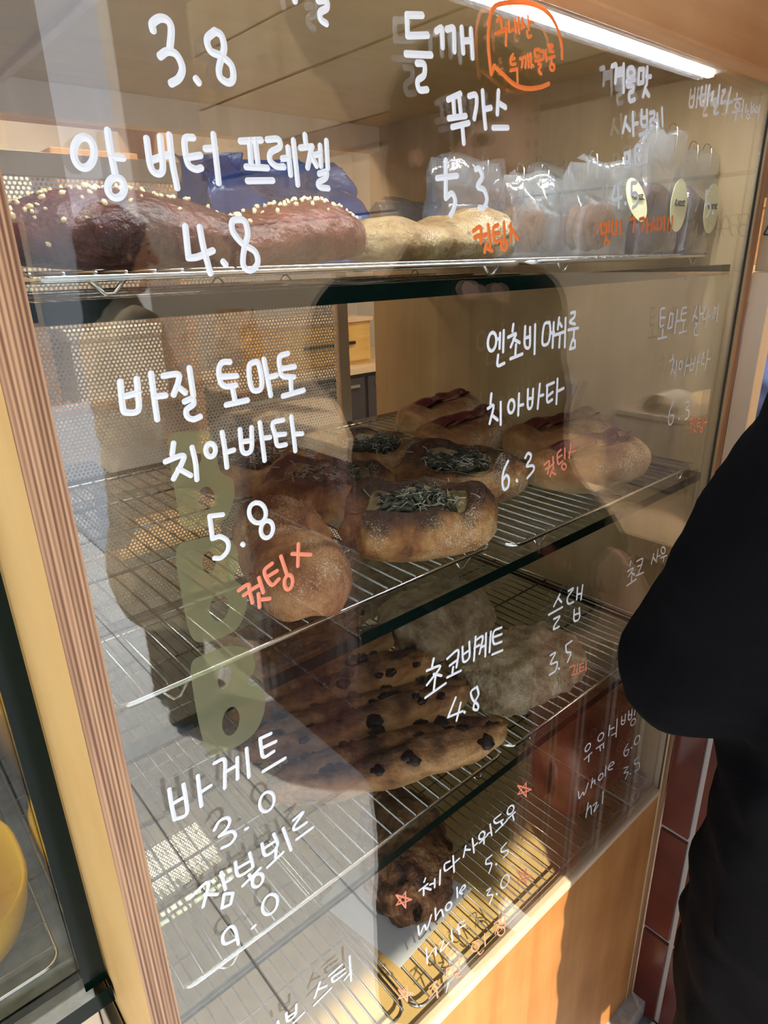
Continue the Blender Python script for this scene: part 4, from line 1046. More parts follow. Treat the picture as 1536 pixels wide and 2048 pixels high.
letter(820, 1050, 2.954, 3.2, W_, [[(140, 790), (130, 840)], [(100, 860), (180, 835), (100, 945)], [(140, 880), (185, 890)], [(150, 895), (140, 975)], [(90, 1020), (210, 935)], [(220, 790), (285, 740), (275, 840)], [(235, 830), (275, 800)], [(255, 840), (250, 875)], [(220, 900), (300, 860)],
    [(310, 720), (315, 805), (350, 780), (350, 690)], [(315, 765), (350, 740)], [(388, 660), (378, 800)], [(380, 725), (410, 710)], [(390, 680), (430, 660), (410, 760)], [(425, 720), (445, 710)], [(450, 640), (445, 775)], [(478, 630), (470, 750)], [(540, 605), (495, 630), (495, 700), (540, 690)], [(500, 660), (540, 645)], [(485, 765), (545, 740)]])
letter(820, 1050, 2.954, 3.2, W_, [[(270, 1020), (225, 1135)], [(225, 1135), (310, 1100)], [(300, 1050), (275, 1155)], dot(322, 1105), [(395, 955), (360, 985), (370, 1030), (400, 1060), (400, 1090), (375, 1085), (385, 1040), (405, 1000), (395, 955)]])
letter(820, 1050, 2.954, 3.0, W_, [[(885, 410), (850, 480)], [(875, 430), (895, 455)], [(820, 530), (900, 485)], [(850, 555), (885, 540), (855, 590), (850, 615), (880, 600)], [(935, 390), (965, 375), (930, 430), (935, 465), (965, 455)], [(990, 370), (985, 440)], [(990, 410), (1010, 405)], [(1020, 355), (1010, 440)],
    [(970, 500), (970, 565), (1000, 550), (1000, 490)], [(972, 530), (1000, 520)]])
letter(820, 1050, 2.954, 2.8, W_, [[(830, 770), (860, 755), (830, 820), (870, 810), (860, 860), (825, 885)], dot(880, 848), [(955, 685), (920, 710)], [(920, 710), (925, 750), (950, 755), (930, 810)]])
letter(820, 1050, 2.954, 2.2, C_, [[(945, 840), (975, 830), (965, 870)], [(990, 820), (985, 880)], [(955, 885), (1000, 875)], [(1025, 815), (1005, 825), (1005, 865), (1030, 850)], [(1008, 845), (1025, 838)], [(1042, 805), (1040, 860)]])
letter(820, 1050, 2.954, 2.6, W_, [[(1305, 215), (1300, 240)], [(1285, 275), (1320, 255), (1290, 305)], [(1305, 280), (1325, 295)], [(1310, 300), (1308, 330)], [(1280, 360), (1335, 320)], [(1340, 215), (1375, 200), (1360, 260)], [(1345, 245), (1370, 235)], [(1355, 265), (1350, 285)], [(1335, 300), (1380, 280)],
    [(1440, 170), (1425, 230)], [(1435, 190), (1450, 210)], [(1465, 145), (1455, 220)], [(1460, 185), (1480, 180)], circ(1495, 150, 12, 20), [(1480, 195), (1515, 180)], [(1500, 188), (1497, 215)]])
letter(1100, 1380, 6.4, 2.4, W_, [circ(485, 735, 24, 58, .5), [(440, 890), (535, 800)], [(500, 830), (495, 915)], circ(650, 600, 28, 58, .5), [(590, 750), (690, 680)], [(640, 720), (645, 775)], [(685, 690), (685, 740)], [(765, 450), (750, 585)], [(770, 500), (820, 480)], [(860, 370), (845, 600)], [(790, 580), (850, 545)],
    [(920, 340), (915, 435), (955, 420), (965, 310)], [(920, 395), (960, 380)], [(1010, 270), (1005, 375), (1040, 360), (1050, 250)], [(1010, 320), (1045, 310)], [(1100, 190), (1080, 320)], [(1090, 260), (1135, 230)], circ(1065, 410, 24, 48, .5)])
letter(1100, 1380, 6.4, 2.4, W_, [[(995, 690), (950, 780), (955, 840), (990, 830), (1010, 760), (965, 780)], dot(1045, 740, 3, 3), circ(1115, 640, 26, 62, .4)])
letter(1100, 1380, 6.4, 2.4, W_, [[(945, 1000), (1000, 985), (950, 1060), (1000, 1050), (965, 1140)], dot(1028, 1072, 3, 3), [(1135, 855), (1085, 900)], [(1085, 900), (1085, 950), (1140, 930), (1140, 1000), (1090, 1040)]])
letter(1100, 1380, 6.4, 2.4, W_, [[(365, 1300), (375, 1390), (420, 1310), (440, 1340), (490, 1190)], [(545, 1130), (525, 1250)], [(530, 1210), (570, 1150), (575, 1200)], circ(650, 1110, 22, 48, .5), [(715, 970), (705, 1100)], [(740, 1000), (820, 940), (800, 920), (760, 960), (750, 1020), (800, 1010)]])
letter(1100, 1380, 6.4, 2.4, W_, [[(490, 1440), (460, 1630)], [(470, 1560), (520, 1480), (530, 1590)], [(550, 1480), (600, 1440), (560, 1560), (620, 1470)], [(680, 1300), (670, 1450)]])
letter(760, 1540, 4.518, 2.9, W_, [[(410, 980), (400, 1010)], [(355, 1090), (430, 1030)], [(395, 1060), (395, 1130)], [(395, 1060), (460, 1080)], [(450, 1035), (490, 1020)], [(495, 985), (495, 1060)], [(545, 905), (540, 1035)], [(630, 825), (585, 850), (590, 910), (650, 870)], [(660, 775), (670, 920)], [(670, 840), (715, 800)],
    [(775, 685), (755, 785)], [(770, 720), (815, 720)], [(835, 620), (850, 745)], [(845, 690), (880, 660)], circ(920, 590, 22, 38, .5), [(900, 660), (970, 590)], [(940, 625), (940, 665)], [(970, 580), (1000, 560)], [(995, 490), (1010, 590)], [(1090, 400), (1030, 450), (1050, 480), (1110, 450)], [(1095, 470), (1110, 500)], [(1045, 560), (1145, 460)],
    circ(1180, 360, 24, 44, .5), [(1145, 450), (1220, 380)], [(1195, 400), (1210, 450)]])
letter(760, 1540, 4.518, 2.9, W_, [[(1010, 770), (960, 810)], [(960, 810), (960, 850), (1010, 845), (985, 930)], dot(1050, 850, 3, 4), [(1140, 660), (1095, 710)], [(1095, 710), (1100, 740), (1150, 725), (1155, 750), (1115, 790)]])
letter(760, 1540, 4.518, 2.9, W_, [[(965, 1090), (1000, 1070), (970, 1130), (1020, 1130), (990, 1210)], dot(1055, 1120, 3, 4), circ(1130, 1005, 30, 64, .4)])
letter(760, 1540, 4.518, 3.0, W_, [[(345, 1410), (360, 1490), (400, 1400), (425, 1440), (465, 1310)], [(500, 1250), (505, 1350)], [(505, 1330), (550, 1262), (575, 1320)], circ(620, 1230, 22, 40, .5), [(695, 1060), (700, 1150)], [(720, 1110), (770, 1060), (755, 1042), (720, 1100), (745, 1118)]])
letter(760, 1540, 4.518, 3.0, W_, [[(420, 1610), (430, 1745)], [(430, 1700), (498, 1605), (505, 1670)], [(540, 1570), (575, 1545), (545, 1640), (620, 1560)], [(645, 1440), (655, 1545)], [(760, 1360), (705, 1400), (720, 1480)], [(690, 1440), (770, 1400)]])
letter(760, 1540, 4.518, 2.2, C_, star(1300, 178, 68, .3))
letter(760, 1540, 4.518, 2.2, C_, star(1298, 962, 72, .3))
letter(760, 1540, 4.518, 2.2, C_, star(208, 1172, 76, .3))
letter(540, 1880, 2.954, 2.4, C_, star(797, 318, 46, .3))
letter(760, 1540, 4.518, 2.2, C_, [circ(862, 1600, 32, 40, .4), [(835, 1560), (890, 1535)], [(945, 1480), (952, 1590)], [(950, 1530), (985, 1500)], [(885, 1645), (905, 1665), (935, 1630)]])
letter(760, 1540, 4.518, 2.2, C_, [[(1030, 1390), (1090, 1350), (1040, 1480)], [(1065, 1410), (1100, 1430)], [(1085, 1395), (1128, 1385)], [(1130, 1290), (1130, 1410)], circ(1095, 1455, 30, 42, .4)])
letter(540, 1880, 2.954, 2.4, C_, [[(940, 282), (985, 242), (952, 300)], [(968, 262), (992, 288)], [(940, 345), (1015, 260)], [(985, 300), (990, 340)]])
letter(540, 1880, 2.954, 2.4, C_, [[(1045, 170), (1045, 225), (1080, 205), (1085, 150), (1045, 170)], [(1115, 100), (1120, 190)], [(1115, 140), (1140, 100)], [(1095, 200), (1120, 192), (1100, 220), (1125, 212)]])
letter(540, 1880, 2.954, 3.3, W_, [[(295, 250), (265, 340)], [(290, 290), (335, 270)], [(260, 385), (360, 285)], [(350, 210), (425, 145)], [(365, 222), (440, 170)], [(365, 222), (378, 245), (445, 195)], [(470, 95), (480, 240)], [(440, 235), (480, 185)], [(95, 430), (105, 478), (150, 440), (155, 380)], [(105, 455), (150, 425)], [(135, 495), (200, 430)], [(45, 480), (52, 510)]])
letter(300, 1420, 4.042, 3.5, W_, [[(155, 640), (175, 770), (200, 885)], [(200, 885), (295, 840), (290, 720), (270, 600)], [(185, 755), (265, 710)], [(385, 530), (400, 660), (415, 775)], [(415, 660), (490, 610)], [(520, 430), (600, 400), (605, 520), (605, 630)], [(610, 500), (695, 450)], [(705, 385), (708, 555)], [(780, 310), (800, 540)], [(975, 190), (890, 230)], [(890, 230), (900, 310), (920, 380), (1000, 335)], [(900, 310), (1015, 255)], [(915, 495), (1090, 390)]])
letter(300, 1420, 4.042, 3.2, W_, [[(520, 970), (560, 900), (620, 870), (645, 900), (620, 960), (560, 1020)], [(560, 1020), (660, 980), (690, 1020), (650, 1080), (580, 1115)], dot(780, 958, 8, -4), circ(945, 740, 56, 82, .3)])
letter(300, 1420, 4.042, 3.4, W_, [[(325, 1520), (470, 1390), (430, 1590)], [(440, 1490), (545, 1490)], [(575, 1310), (610, 1450)], [(600, 1400), (655, 1365)], [(600, 1485), (580, 1600), (650, 1570), (670, 1480), (600, 1485)], [(690, 1230), (715, 1340), (820, 1280), (830, 1250), (805, 1155)], [(705, 1280), (810, 1220)], [(750, 1420), (890, 1280)], [(800, 1330), (830, 1380)], circ(870, 1375, 38, 58, .5),
    [(905, 1080), (935, 1175), (1030, 1100), (1000, 1000)], [(920, 1120), (1010, 1060)], [(1020, 1110), (1015, 1190)], [(950, 1270), (1075, 1150)], [(1075, 955), (1140, 1130)], [(1160, 890), (1240, 825), (1165, 940), (1180, 965), (1265, 910)], [(1185, 1045), (1315, 950)]])
letter(300, 1420, 4.042, 3.4, W_, [[(715, 1770), (600, 1890)][:0] or [(700, 1850), (605, 1890), (590, 1820), (650, 1750), (690, 1780), (715, 1890)], dot(838, 1752, 11, -10), circ(970, 1570, 56, 86, .4)])

# translucent olive letter shapes B laid flat on the glass
def olive_letter(quad, holes):
    """quad: outline in picture points; holes: ellipses."""
    bm = bmesh.new()
    def loop(pts):
        vs = []
        for p in pts:
            w = at_y(p[0], p[1], YT + .0002); vs.append(bm.verts.new((w.x, w.y, w.z)))
        return [bm.edges.new((vs[i], vs[(i + 1) % len(vs)])) for i in range(len(vs))]
    es = loop([(p.x, p.y) for p in curve_pts([(a, b, 0) for a, b in quad], 5, closed=True)])
    for h in holes: es += loop(circ(*h, n=18)[:-1])
    bmesh.ops.triangle_fill(bm, use_beauty=True, use_dissolve=False, edges=es)
    from_bm('olive_letter', bm, 'olive_translucent', pane)
def fb(pts): return [(300 + a / 2.846, 840 + b / 2.846) for a, b in pts]
def fh(a, b, rx, ry, t=0.0): return (300 + a / 2.846, 840 + b / 2.846, rx / 2.846, ry / 2.846, t)
olive_letter(fb([(105, 110), (230, 62), (345, 70), (372, 150), (400, 290), (470, 340), (478, 450), (430, 560), (330, 615), (215, 628), (178, 590), (140, 400)]), [fh(262, 215, 30, 42), fh(320, 445, 48, 66)])
olive_letter(fb([(150, 740), (260, 680), (400, 665), (490, 720), (500, 830), (480, 905), (540, 960), (550, 1060), (500, 1180), (400, 1240), (290, 1265), (230, 1220), (180, 1000)]), [fh(335, 810, 38, 62), fh(395, 1070, 54, 76, .15)])
olive_letter(fb([(235, 1390), (330, 1330), (450, 1285), (560, 1310), (600, 1400), (560, 1500), (640, 1530), (655, 1630), (610, 1760), (510, 1850), (380, 1905), (330, 1890), (290, 1780), (255, 1600)]), [fh(425, 1465, 38, 72, .15), fh(460, 1715, 48, 84, .2)])

# ------------------------------------------------------------------ neighbouring counter case at the left
gl = thing('counter_case', 'small glass counter case with dark green edges beside the plywood panel', 'display case', (-0.2, 0.45, 0.0))
def edged_glass(name, x0, x1, y0, y1, z0, z1, parent, thin):
    V = [(x0, y0, z0), (x1, y0, z0), (x1, y1, z0), (x0, y1, z0), (x0, y0, z1), (x1, y0, z1), (x1, y1, z1), (x0, y1, z1)]
    F = [(0, 1, 5, 4), (1, 2, 6, 5), (2, 3, 7, 6), (3, 0, 4, 7), (4, 5, 6, 7), (3, 2, 1, 0)]
    fm = [1, 0, 1, 0, 1, 1] if thin == 'x' else ([0, 1, 0, 1, 1, 1] if thin == 'y' else [1, 1, 1, 1, 0, 0])
    return obj(name, V, F, ['side_glass', 'glass_edge'], parent, fmat=fm)
edged_glass('side_glass', 0.050, 0.072, 0.150, 0.78, 0.905, 1.95, gl, 'x')
edged_glass('front_glass', -0.60, 0.0495, 0.168, 0.180, 0.905, 1.95, gl, 'y')
edged_glass('base_glass', -0.60, 0.0725, 0.140, 0.78, 0.882, 0.9045, gl, 'z')
box('base_board', -0.60, 0.060, 0.175, 0.78, 0.840, 0.8815, 'concrete', gl)
box('cabinet', -0.60, 0.060, 0.185, 0.79, 0.0005, 0.8395, 'pale_wood', gl)
box('metal_strip', 0.061, 0.0725, 0.10, 0.78, 0.78, 0.862, 'steel', gl)
lr = thing('wire_shelf', 'thin wire shelf inside the left counter case', 'rack', (-0.25, 0.45, 0.905))
tube('rim', rounded_rect(-0.56, 0.040, 0.20, 0.76, 0.015, 0.9085), 0.002, 'chrome', lr, closed=True)
for i in range(15): tube('wire', [(-0.56, 0.22 + i * .037, 0.9110), (0.040, 0.22 + i * .037, 0.9110)], 0.0012, 'chrome', lr, n=6)
def tray(name, cx_, cy_, z, rx, ry, h, mat, label, rot=0.0):
    prof = [(0, .003), (.80, .003), (.90, .02), (.97, h * .7), (1.0, h), (1.03, h + .004), (1.045, h), (1.0, h * .5), (.93, .005), (.85, 0), (0, 0)]
    n = 48; V = []; F = []
    for r_, zz in prof:
        for k in range(n):
            a = 2 * math.pi * k / n
            c, s_ = math.cos(a), math.sin(a)
            e = .7
            V.append((cx_ + rx * r_ * math.copysign(abs(c) ** e, c), cy_ + ry * r_ * math.copysign(abs(s_) ** e, s_), z + zz))
    for i in range(len(prof) - 1):
        for k in range(n): F.append((i * n + k, i * n + (k + 1) % n, (i + 1) * n + (k + 1) % n, (i + 1) * n + k))
    return set_tags(obj(name, V, F, mat, None, smooth=True), label, 'tray', 'yellow trays in the left case')
tray('yellow_tray', -0.088, 0.318, 0.9125, 0.125, 0.105, 0.060, 'yellow_plastic', 'yellow plastic tray at the front of the left glass case')
tray('yellow_tray', -0.088, 0.590, 0.9125, 0.128, 0.140, 0.130, 'yellow_plastic', 'deeper yellow plastic tray behind the front one')
lo = Loaf(.13, .10, .05, seed=77, bumps=(.004, 22))
o = link('plain_bun', lo.mesh('plain_bun', 'crust_fougasse', 30, 26), None, (-0.060, 0.318, 0.9160), (0, 0, 1.2))
set_tags(o, 'pale bun in the front yellow tray', 'bread')

# ------------------------------------------------------------------ things in the shop
# bench seen through the gap beside the sliding door
t = thing('work_bench', 'dark kitchen bench with a pale worktop behind the case', 'bench', (2.6, 3.2, 0))
box('cabinet', 1.75, 3.65, 2.92, 3.60, 0.0, 0.925, 'charcoal', t)
box('worktop', 1.72, 3.67, 2.88, 3.62, 0.926, 0.965, 'pale_wood', t)
for i in range(4):
    x = 1.80 + i * 0.46
    d = box('cabinet_door', x, x + .43, 2.900, 2.9195, 0.08, 0.90, 'charcoal', t)
    box('handle', x + .05, x + .38, 2.882, 2.8995, 0.84, 0.86, 'steel', d)
t = thing('drawer_chest', 'yellow wooden drawer chest with a dark bar handle on the bench', 'chest', (2.5, 3.2, 0.9655))
box('body', 2.15, 2.85, 3.02, 3.50, 0.9655, 1.235, 'drawer_wood', t)
d = box('drawer', 2.17, 2.83, 3.005, 3.0195, 0.99, 1.15, 'drawer_wood', t)
box('handle', 2.30, 2.70, 2.985, 3.0045, 1.10, 1.118, 'black_plastic', d)
box('lid', 2.14, 2.86, 3.0, 3.51, 1.2355, 1.26, 'pale_wood', t)
# tall storage behind, seen over the sliding door
t = thing('storage_rack', 'brown wooden storage rack with boxes behind the perforated door', 'rack', (0.4, 2.3, 0))
for x in (-0.55, 0.30, 1.15): box('upright', x, x + .04, 2.1, 2.5, 0.0, 2.4, 'shop_wood', t)
for z in (0.5, 1.1, 1.7, 2.1): box('shelf_board', -0.51, 1.15, 2.1, 2.5, z, z + .03, 'shop_wood', t)
for i, (x, z, w, h, m) in enumerate(((-0.45, 1.7305, .30, .22, 'kraft'), (-0.08, 1.7305, .26, .26, 'shop_wood'), (0.40, 1.7305, .30, .2, 'plaster'), (0.78, 1.7305, .28, .24, 'kraft'),
                                 (-0.40, 1.1305, .36, .3, 'grey_plastic'), (0.36, 1.1305, .3, .34, 'kraft'), (0.72, 1.1305, .34, .26, 'plaster'), (-0.4, .5305, .3, .3, 'kraft'), (0.4, .5305, .4, .3, 'charcoal'))):
    b_ = thing('storage_box', ['brown cardboard box', 'wooden crate', 'beige carton', 'tall kraft carton', 'grey plastic bin', 'tall brown carton', 'wide beige carton', 'low kraft carton', 'black bin'][i] + ' on the storage rack', 'box', (x + w / 2, 2.3, z), 'boxes on the storage rack')
    box('body', x, x + w, 2.14, 2.46, z, z + h, m, b_, bevel=.004)
    box('lid', x - .006, x + w + .006, 2.134, 2.466, z + h * .86, z + h + .004, m, b_, bevel=.003)

# counter things: receipt printer, tablet, dish
t = thing('receipt_printer', 'boxy grey receipt printer with curled paper on the counter', 'printer', (1.37, -0.245, 1.1325))
box('body', 1.275, 1.465, -0.335, -0.155, 1.1325, 1.275, 'grey_plastic', t, bevel=.008)
box('cover', 1.285, 1.455, -0.325, -0.165, 1.2755, 1.288, 'grey_plastic', t, bevel=.004)
V = []; F = []
for i in range(13):
    a = math.pi * i / 12
    for x in (1.325, 1.415): V.append((x, -0.205 - .040 * (1 - math.cos(a)), 1.2885 + .034 * math.sin(a)))
for i in range(12): F.append((2 * i, 2 * i + 1, 2 * i + 3, 2 * i + 2))
obj('paper', V, F, 'white_paper', t, smooth=True)
t = thing('payment_tablet', 'tilted tablet screen in a pale stand on the counter', 'tablet', (1.33, -0.55, 1.1325))
for nm, d0, d1, w0, h0, h1, m_ in (('case', -.008, .008, .12, 0, .17, 'plaster'), ('display', -.0098, -.0081, .105, .015, .155, 'screen')):
    bm = bmesh.new(); bm_box(bm, -w0, w0, d0, d1, h0, h1, .003 if nm == 'case' else 0)
    bmesh.ops.rotate(bm, verts=bm.verts, cent=(0, 0, 0), matrix=Matrix.Rotation(math.radians(-60), 3, 'Z') @ Matrix.Rotation(math.radians(-18), 3, 'X'))
    bmesh.ops.translate(bm, verts=bm.verts, vec=(1.33, -.55, 1.172)); from_bm(nm, bm, m_, t)
box('stand', 1.29, 1.37, -.59, -.51, 1.1325, 1.178, 'plaster', t, bevel=.004)
prof = [(0, 0), (.55, 0), (.70, .012), (.95, .042), (1.0, .055), (.96, .057), (.85, .038), (.6, .018), (0, .014)]
V = []; F = []; n = 40
for r_, zz in prof:
    for k in range(n):
        a = 2 * math.pi * k / n; V.append((1.285 + .090 * r_ * math.cos(a), -0.082 + .066 * r_ * math.sin(a), 1.1325 + zz))
for i in range(len(prof) - 1):
    for k in range(n): F.append((i * n + k, i * n + (k + 1) % n, (i + 1) * n + (k + 1) % n, (i + 1) * n + k))
set_tags(obj('glazed_dish', V, F, 'brown_glaze', None, smooth=True), 'dark brown glazed oval dish at the end of the counter', 'dish')
# inner bench, papers and a kraft bag behind the serving opening
t = thing('packing_table', 'pale packing table behind the serving opening', 'table', (2.35, 0.2, 0))
box('table_top', 2.00, 2.75, -0.75, 1.15, 1.04, 1.075, 'pale_wood', t)
for x in (2.04, 2.66):
    for y in (-.70, 1.05): box('leg', x, x + .05, y, y + .05, 0, 1.0395, 'shop_wood', t)
for i, (x, y, rz) in enumerate(((2.14, .30, .3), (2.28, .56, -.2))):
    bm = bmesh.new(); bm_box(bm, -.10, .10, -.14, .14, 0, .002, 0)
    bmesh.ops.rotate(bm, verts=bm.verts, cent=(0, 0, 0), matrix=Matrix.Rotation(rz, 3, 'Z')); bmesh.ops.translate(bm, verts=bm.verts, vec=(x, y, 1.0755 + .0025 * i))
    set_tags(from_bm('paper_sheet', bm, 'white_paper'), ['sheet of white paper on the packing table, by the kraft bag', 'sheet of white paper on the packing table, under the kraft bag'][i], 'paper', 'papers on the packing table')
t = thing('paper_bag', 'brown kraft paper bag standing on the packing table', 'bag', (2.40, 0.50, 1.0805))
link('bag_body', bag_mesh('bag_body', .26, .14, .33, 'kraft', 91, .6, 0, .008, True), t, None, (0, 0, 1.1))
t = thing('box_shelf', 'pale wall shelf with cartons behind the serving opening', 'shelf', (3.4, 0.2, 1.5))
box('shelf_board', 3.2, 3.69, -1.2, 1.6, 1.50, 1.54, 'pale_wood', t)
box('shelf_board', 3.2, 3.69, -1.2, 1.6, 1.95, 1.99, 'pale_wood', t)
for i in range(5):
    y = -1.0 + i * .52
    b_ = thing('carton', 'tan carton on the wall shelf behind the serving opening', 'box', (3.42, y + .2, 1.5405), 'cartons on the wall shelf')
    box('body', 3.26, 3.60, y, y + .40, 1.5405, 1.80, 'kraft', b_, bevel=.004)
    box('lid', 3.25, 3.61, y - .008, y + .408, 1.77, 1.808, 'kraft', b_, bevel=.003)

# ------------------------------------------------------------------ people
def ball(bm, c, r, sq=(1, 1, 1), rot=None, sub=2):
    v = bmesh.ops.create_icosphere(bm, subdivisions=sub, radius=1.0)['verts']
    for q in v:
        p = Vector((q.co.x * r * sq[0], q.co.y * r * sq[1], q.co.z * r * sq[2]))
        if rot is not None: p = rot @ p
        q.co = Vector(c) + p
def limb(bm, pts, rads, sq=(1, 1, 1), rot=None):
    for i in range(len(pts) - 1):
        a, b = Vector(pts[i]), Vector(pts[i + 1]); ra, rb = rads[i], rads[i + 1]
        n = max(2, int((b - a).length / (min(ra, rb) * .45)))
        for k in range(n + 1):
            t_ = k / n
            ball(bm, a.lerp(b, t_), ra + (rb - ra) * t_, sq, rot)
CLOUD = bpy.data.textures.new('folds', 'CLOUDS'); CLOUD.noise_scale = 0.09; CLOUD.noise_depth = 2
def soft(name, bm, mat, parent, voxel, smooth=6, fold=0.0):
    o = from_bm(name, bm, mat, parent, smooth=True, local=True)
    m = o.modifiers.new('skin', 'REMESH'); m.mode = 'VOXEL'; m.voxel_size = voxel; m.use_smooth_shade = True
    s = o.modifiers.new('smooth', 'SMOOTH'); s.factor = .5; s.iterations = smooth
    if fold:
        d = o.modifiers.new('folds', 'DISPLACE'); d.texture = CLOUD; d.strength = fold; d.mid_level = .5; d.texture_coords = 'LOCAL'
    return o
def hand(bm, wrist, direction, palm_n, thumb_side):
    d = Vector(direction).normalized(); nrm = Vector(palm_n).normalized(); s = d.cross(nrm).normalized() * thumb_side
    c = Vector(wrist)
    limb(bm, [c, c + d * .035], [.027, .030], (1, 1, 1))
    for k in range(4): limb(bm, [c + d * .03 + s * (.026 - k * .017), c + d * .082 + s * (.030 - k * .0195)], [.014, .0115])
    for k, L_ in enumerate((.070, .078, .072, .056)):
        b = c + d * .086 + s * (.031 - k * .0205)
        j1 = b + d * L_ * .45 + nrm * .010; j2 = j1 + d * L_ * .25 + nrm * .016; j3 = j2 + d * L_ * .12 + nrm * .018
        limb(bm, [b, j1, j2, j3], [.0098, .0092, .0085, .0075])
    b = c + d * .02 + s * .028
    limb(bm, [b, b + d * .028 + s * .020 + nrm * .006, b + d * .058 + s * .026 + nrm * .016], [.0135, .0115, .0092])
def person(label, loc, rz, la, ra, top, legs, hair_len=.0, top_len=.80, sleeve=1.0, bulk=1.0, k=1.0, long_legs=True, head_turn=0.0, skirt=None):
    """la / ra: elbow and wrist of the left / right arm in local space (x right, y forward)."""
    t = thing('person', label, 'person', loc, 'people', (0, 0, rz))
    t.scale = (k, k, k)
    SL_, SR_ = Vector((-.185, 0, 1.43)), Vector((.185, 0, 1.43))
    hc = Vector((0, .02, 1.635)); hr = Matrix.Rotation(head_turn, 3, 'Z')
    bm = bmesh.new()
    limb(bm, [(0, 0, .92), (0, 0, 1.10), (0, 0, 1.30), (0, 0, 1.42)], [.135, .125, .14, .11], (1.15, .78, 1))
    limb(bm, [(0, -.01, 1.42), (0, .0, 1.56)], [.060, .054])
    ball(bm, hc + Vector((0, 0, .02)), .093, (.84, 1.05, 1.12), sub=3)
    ball(bm, hc + hr @ Vector((0, .035, -.055)), .060, (.85, .85, 1.05), sub=3)
    ball(bm, hc + hr @ Vector((0, .108, -.018)), .014, (.75, 1.1, 1.2))
    limb(bm, [hc + hr @ Vector((0, .098, .022)), hc + hr @ Vector((0, .106, -.012))], [.008, .011])
    for s in (-1, 1): ball(bm, hc + hr @ Vector((s * .080, .0, -.005)), .026, (.35, .75, 1.2), hr)
    ball(bm, hc + hr @ Vector((0, .088, -.062)), .018, (1.5, .55, .45), hr)
    for sh, (el, wr_), s in ((SL_, la, -1), (SR_, ra, 1)):
        el, wr_ = Vector(el), Vector(wr_)
        limb(bm, [sh, el, wr_], [.052, .042, .029])
        dd = (wr_ - el).normalized()
        hand(bm, wr_, dd, Vector((-s * .8, 0, -.35)), 1 if s < 0 else -1)
    for s in (-1, 1): limb(bm, [(s * .09, 0, .92), (s * .095, .01, .50), (s * .10, -.01, .10)], [.085, .058, .042]); limb(bm, [(s * .10, -.02, .045), (s * .105, .12, .03)], [.035, .028])
    soft('body', bm, 'skin', t, .007, 3)
    for s in (-1, 1):
        bm = bmesh.new(); ball(bm, hc + hr @ Vector((s * .033, .0795, .006)), .0100, (1.25, 1, .8), hr); from_bm('eye', bm, 'eye_dark', t, True, True)
        bm = bmesh.new(); limb(bm, [hc + hr @ Vector((s * .020, .0905, .026)), hc + hr @ Vector((s * .036, .0865, .030)), hc + hr @ Vector((s * .050, .0765, .025))], [.0032, .0036, .0026]); from_bm('eyebrow', bm, 'hair', t, True, True)
    bm = bmesh.new(); ball(bm, hc + hr @ Vector((0, .094, -.062)), .015, (1.45, .5, .38), hr); from_bm('lips', bm, 'lip', t, True, True)
    bm = bmesh.new()     # hair cap
    ball(bm, hc + hr @ Vector((0, -.016, .036)), .101, (.92, 1.04, 1.08), hr, 3)
    for s in (-1, 1): ball(bm, hc + hr @ Vector((s * .055, -.03, -.02)), .055, (.8, 1.1, 1.2), hr)
    ball(bm, hc + hr @ Vector((0, .055, .078)), .05, (1.3, .8, .6), hr)
    if hair_len: limb(bm, [hc + hr @ Vector((0, -.06, -.02)), hc + hr @ Vector((0, -.085, -.06 - hair_len))], [.085, .07], (1.1, .7, 1))
    soft('hair', bm, 'hair', t, .007, 3, .010)
    bm = bmesh.new()     # top
    B = bulk
    limb(bm, [(0, 0, top_len), (0, 0, 1.10), (0, -.005, 1.32), (0, -.01, 1.43)], [.175 * B, .165 * B, .165 * B, .115], (1.15, .82, 1))
    limb(bm, [SL_ * .98, SR_ * .98], [.078, .078])
    limb(bm, [(0, -.01, 1.44), (0, -.006, 1.50)], [.078, .068])
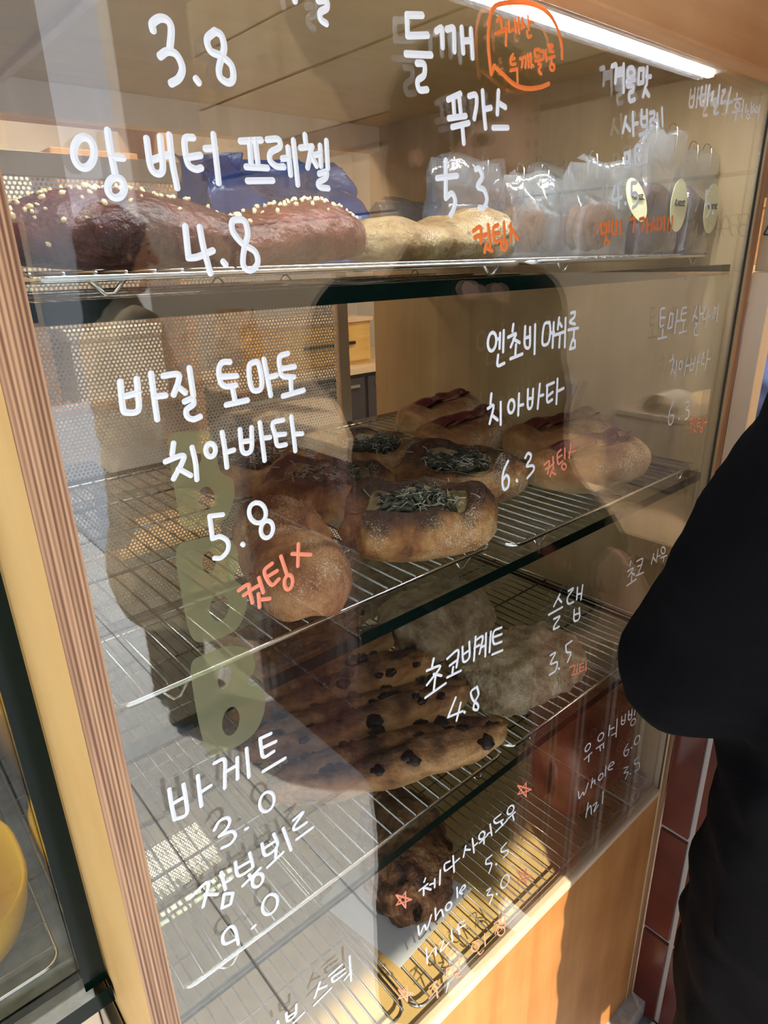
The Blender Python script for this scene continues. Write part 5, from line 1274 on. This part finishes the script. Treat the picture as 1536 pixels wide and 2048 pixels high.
    for sh, (el, wr_) in ((SL_, la), (SR_, ra)):
        el, wr_ = Vector(el), Vector(wr_)
        limb(bm, [sh, el, el.lerp(wr_, .93)], [.074 * B, .068 * B * sleeve, .047 * B * sleeve])
    if skirt: limb(bm, [(0, 0, skirt), (0, 0, top_len)], [.235 * B, .19 * B], (1.1, .8, 1))
    soft('jacket', bm, top, t, .010, 8, .018)
    bm = bmesh.new()
    limb(bm, [(0, 0, .88), (0, 0, .98)], [.138, .130], (1.10, .78, 1))
    for s in (-1, 1): limb(bm, [(s * .085, 0, .88), (s * .098, .012, .50), (s * .102, -.01, .09)], [.096, .083, .075])
    soft('trousers', bm, legs, t, .010, 6, .014)
    for s in (-1, 1):
        bm = bmesh.new(); limb(bm, [(s * .102, -.045, .046), (s * .105, .05, .046), (s * .108, .135, .036)], [.044, .045, .034], (1, 1, .98))
        soft('shoe', bm, 'leather', t, .008, 3)
    return t
# customer in black at the glass; the bent left arm stands in front of the right end of the case
person('person in a loose black jacket standing at the glass, left arm bent', (0.765, -0.315, 0), -0.10,
       ((-.148, .125, 1.125), (.050, .205, 1.005)), ((.215, .02, 1.14), (.15, .19, 1.06)), 'cloth_black', 'cloth_olive', top_len=.70, sleeve=1.12, bulk=.97, k=1.06, head_turn=.3)
# customer in a beige coat on the pavement (seen in the glass)
person('person in a long beige coat holding a kraft bag on the pavement', (0.76, -1.70, 0), -1.45,
       ((-.22, .06, 1.16), (-.10, .28, 1.20)), ((.22, .06, 1.16), (.10, .28, 1.20)), 'cloth_beige', 'cloth_brown', hair_len=.14, top_len=.75, bulk=1.0, skirt=.60)
t = thing('bread_bag_paper', 'kraft bread bag held by the person in the beige coat', 'bag', (1.13, -1.66, 1.16))
link('bag_body', bag_mesh('bag_body', .18, .09, .30, 'kraft', 97, .6, 0, .008, False), t, None, (0, 0, 1.3))
# shop assistant behind the counter
person('shop assistant in a blue shirt behind the serving opening', (1.72, 0.38, 0), 1.5708,
       ((-.22, .10, 1.20), (-.16, .27, 1.34)), ((.24, .08, 1.18), (.12, .30, 1.17)), 'cloth_blue', 'cloth_brown', top_len=.88, sleeve=1.0)
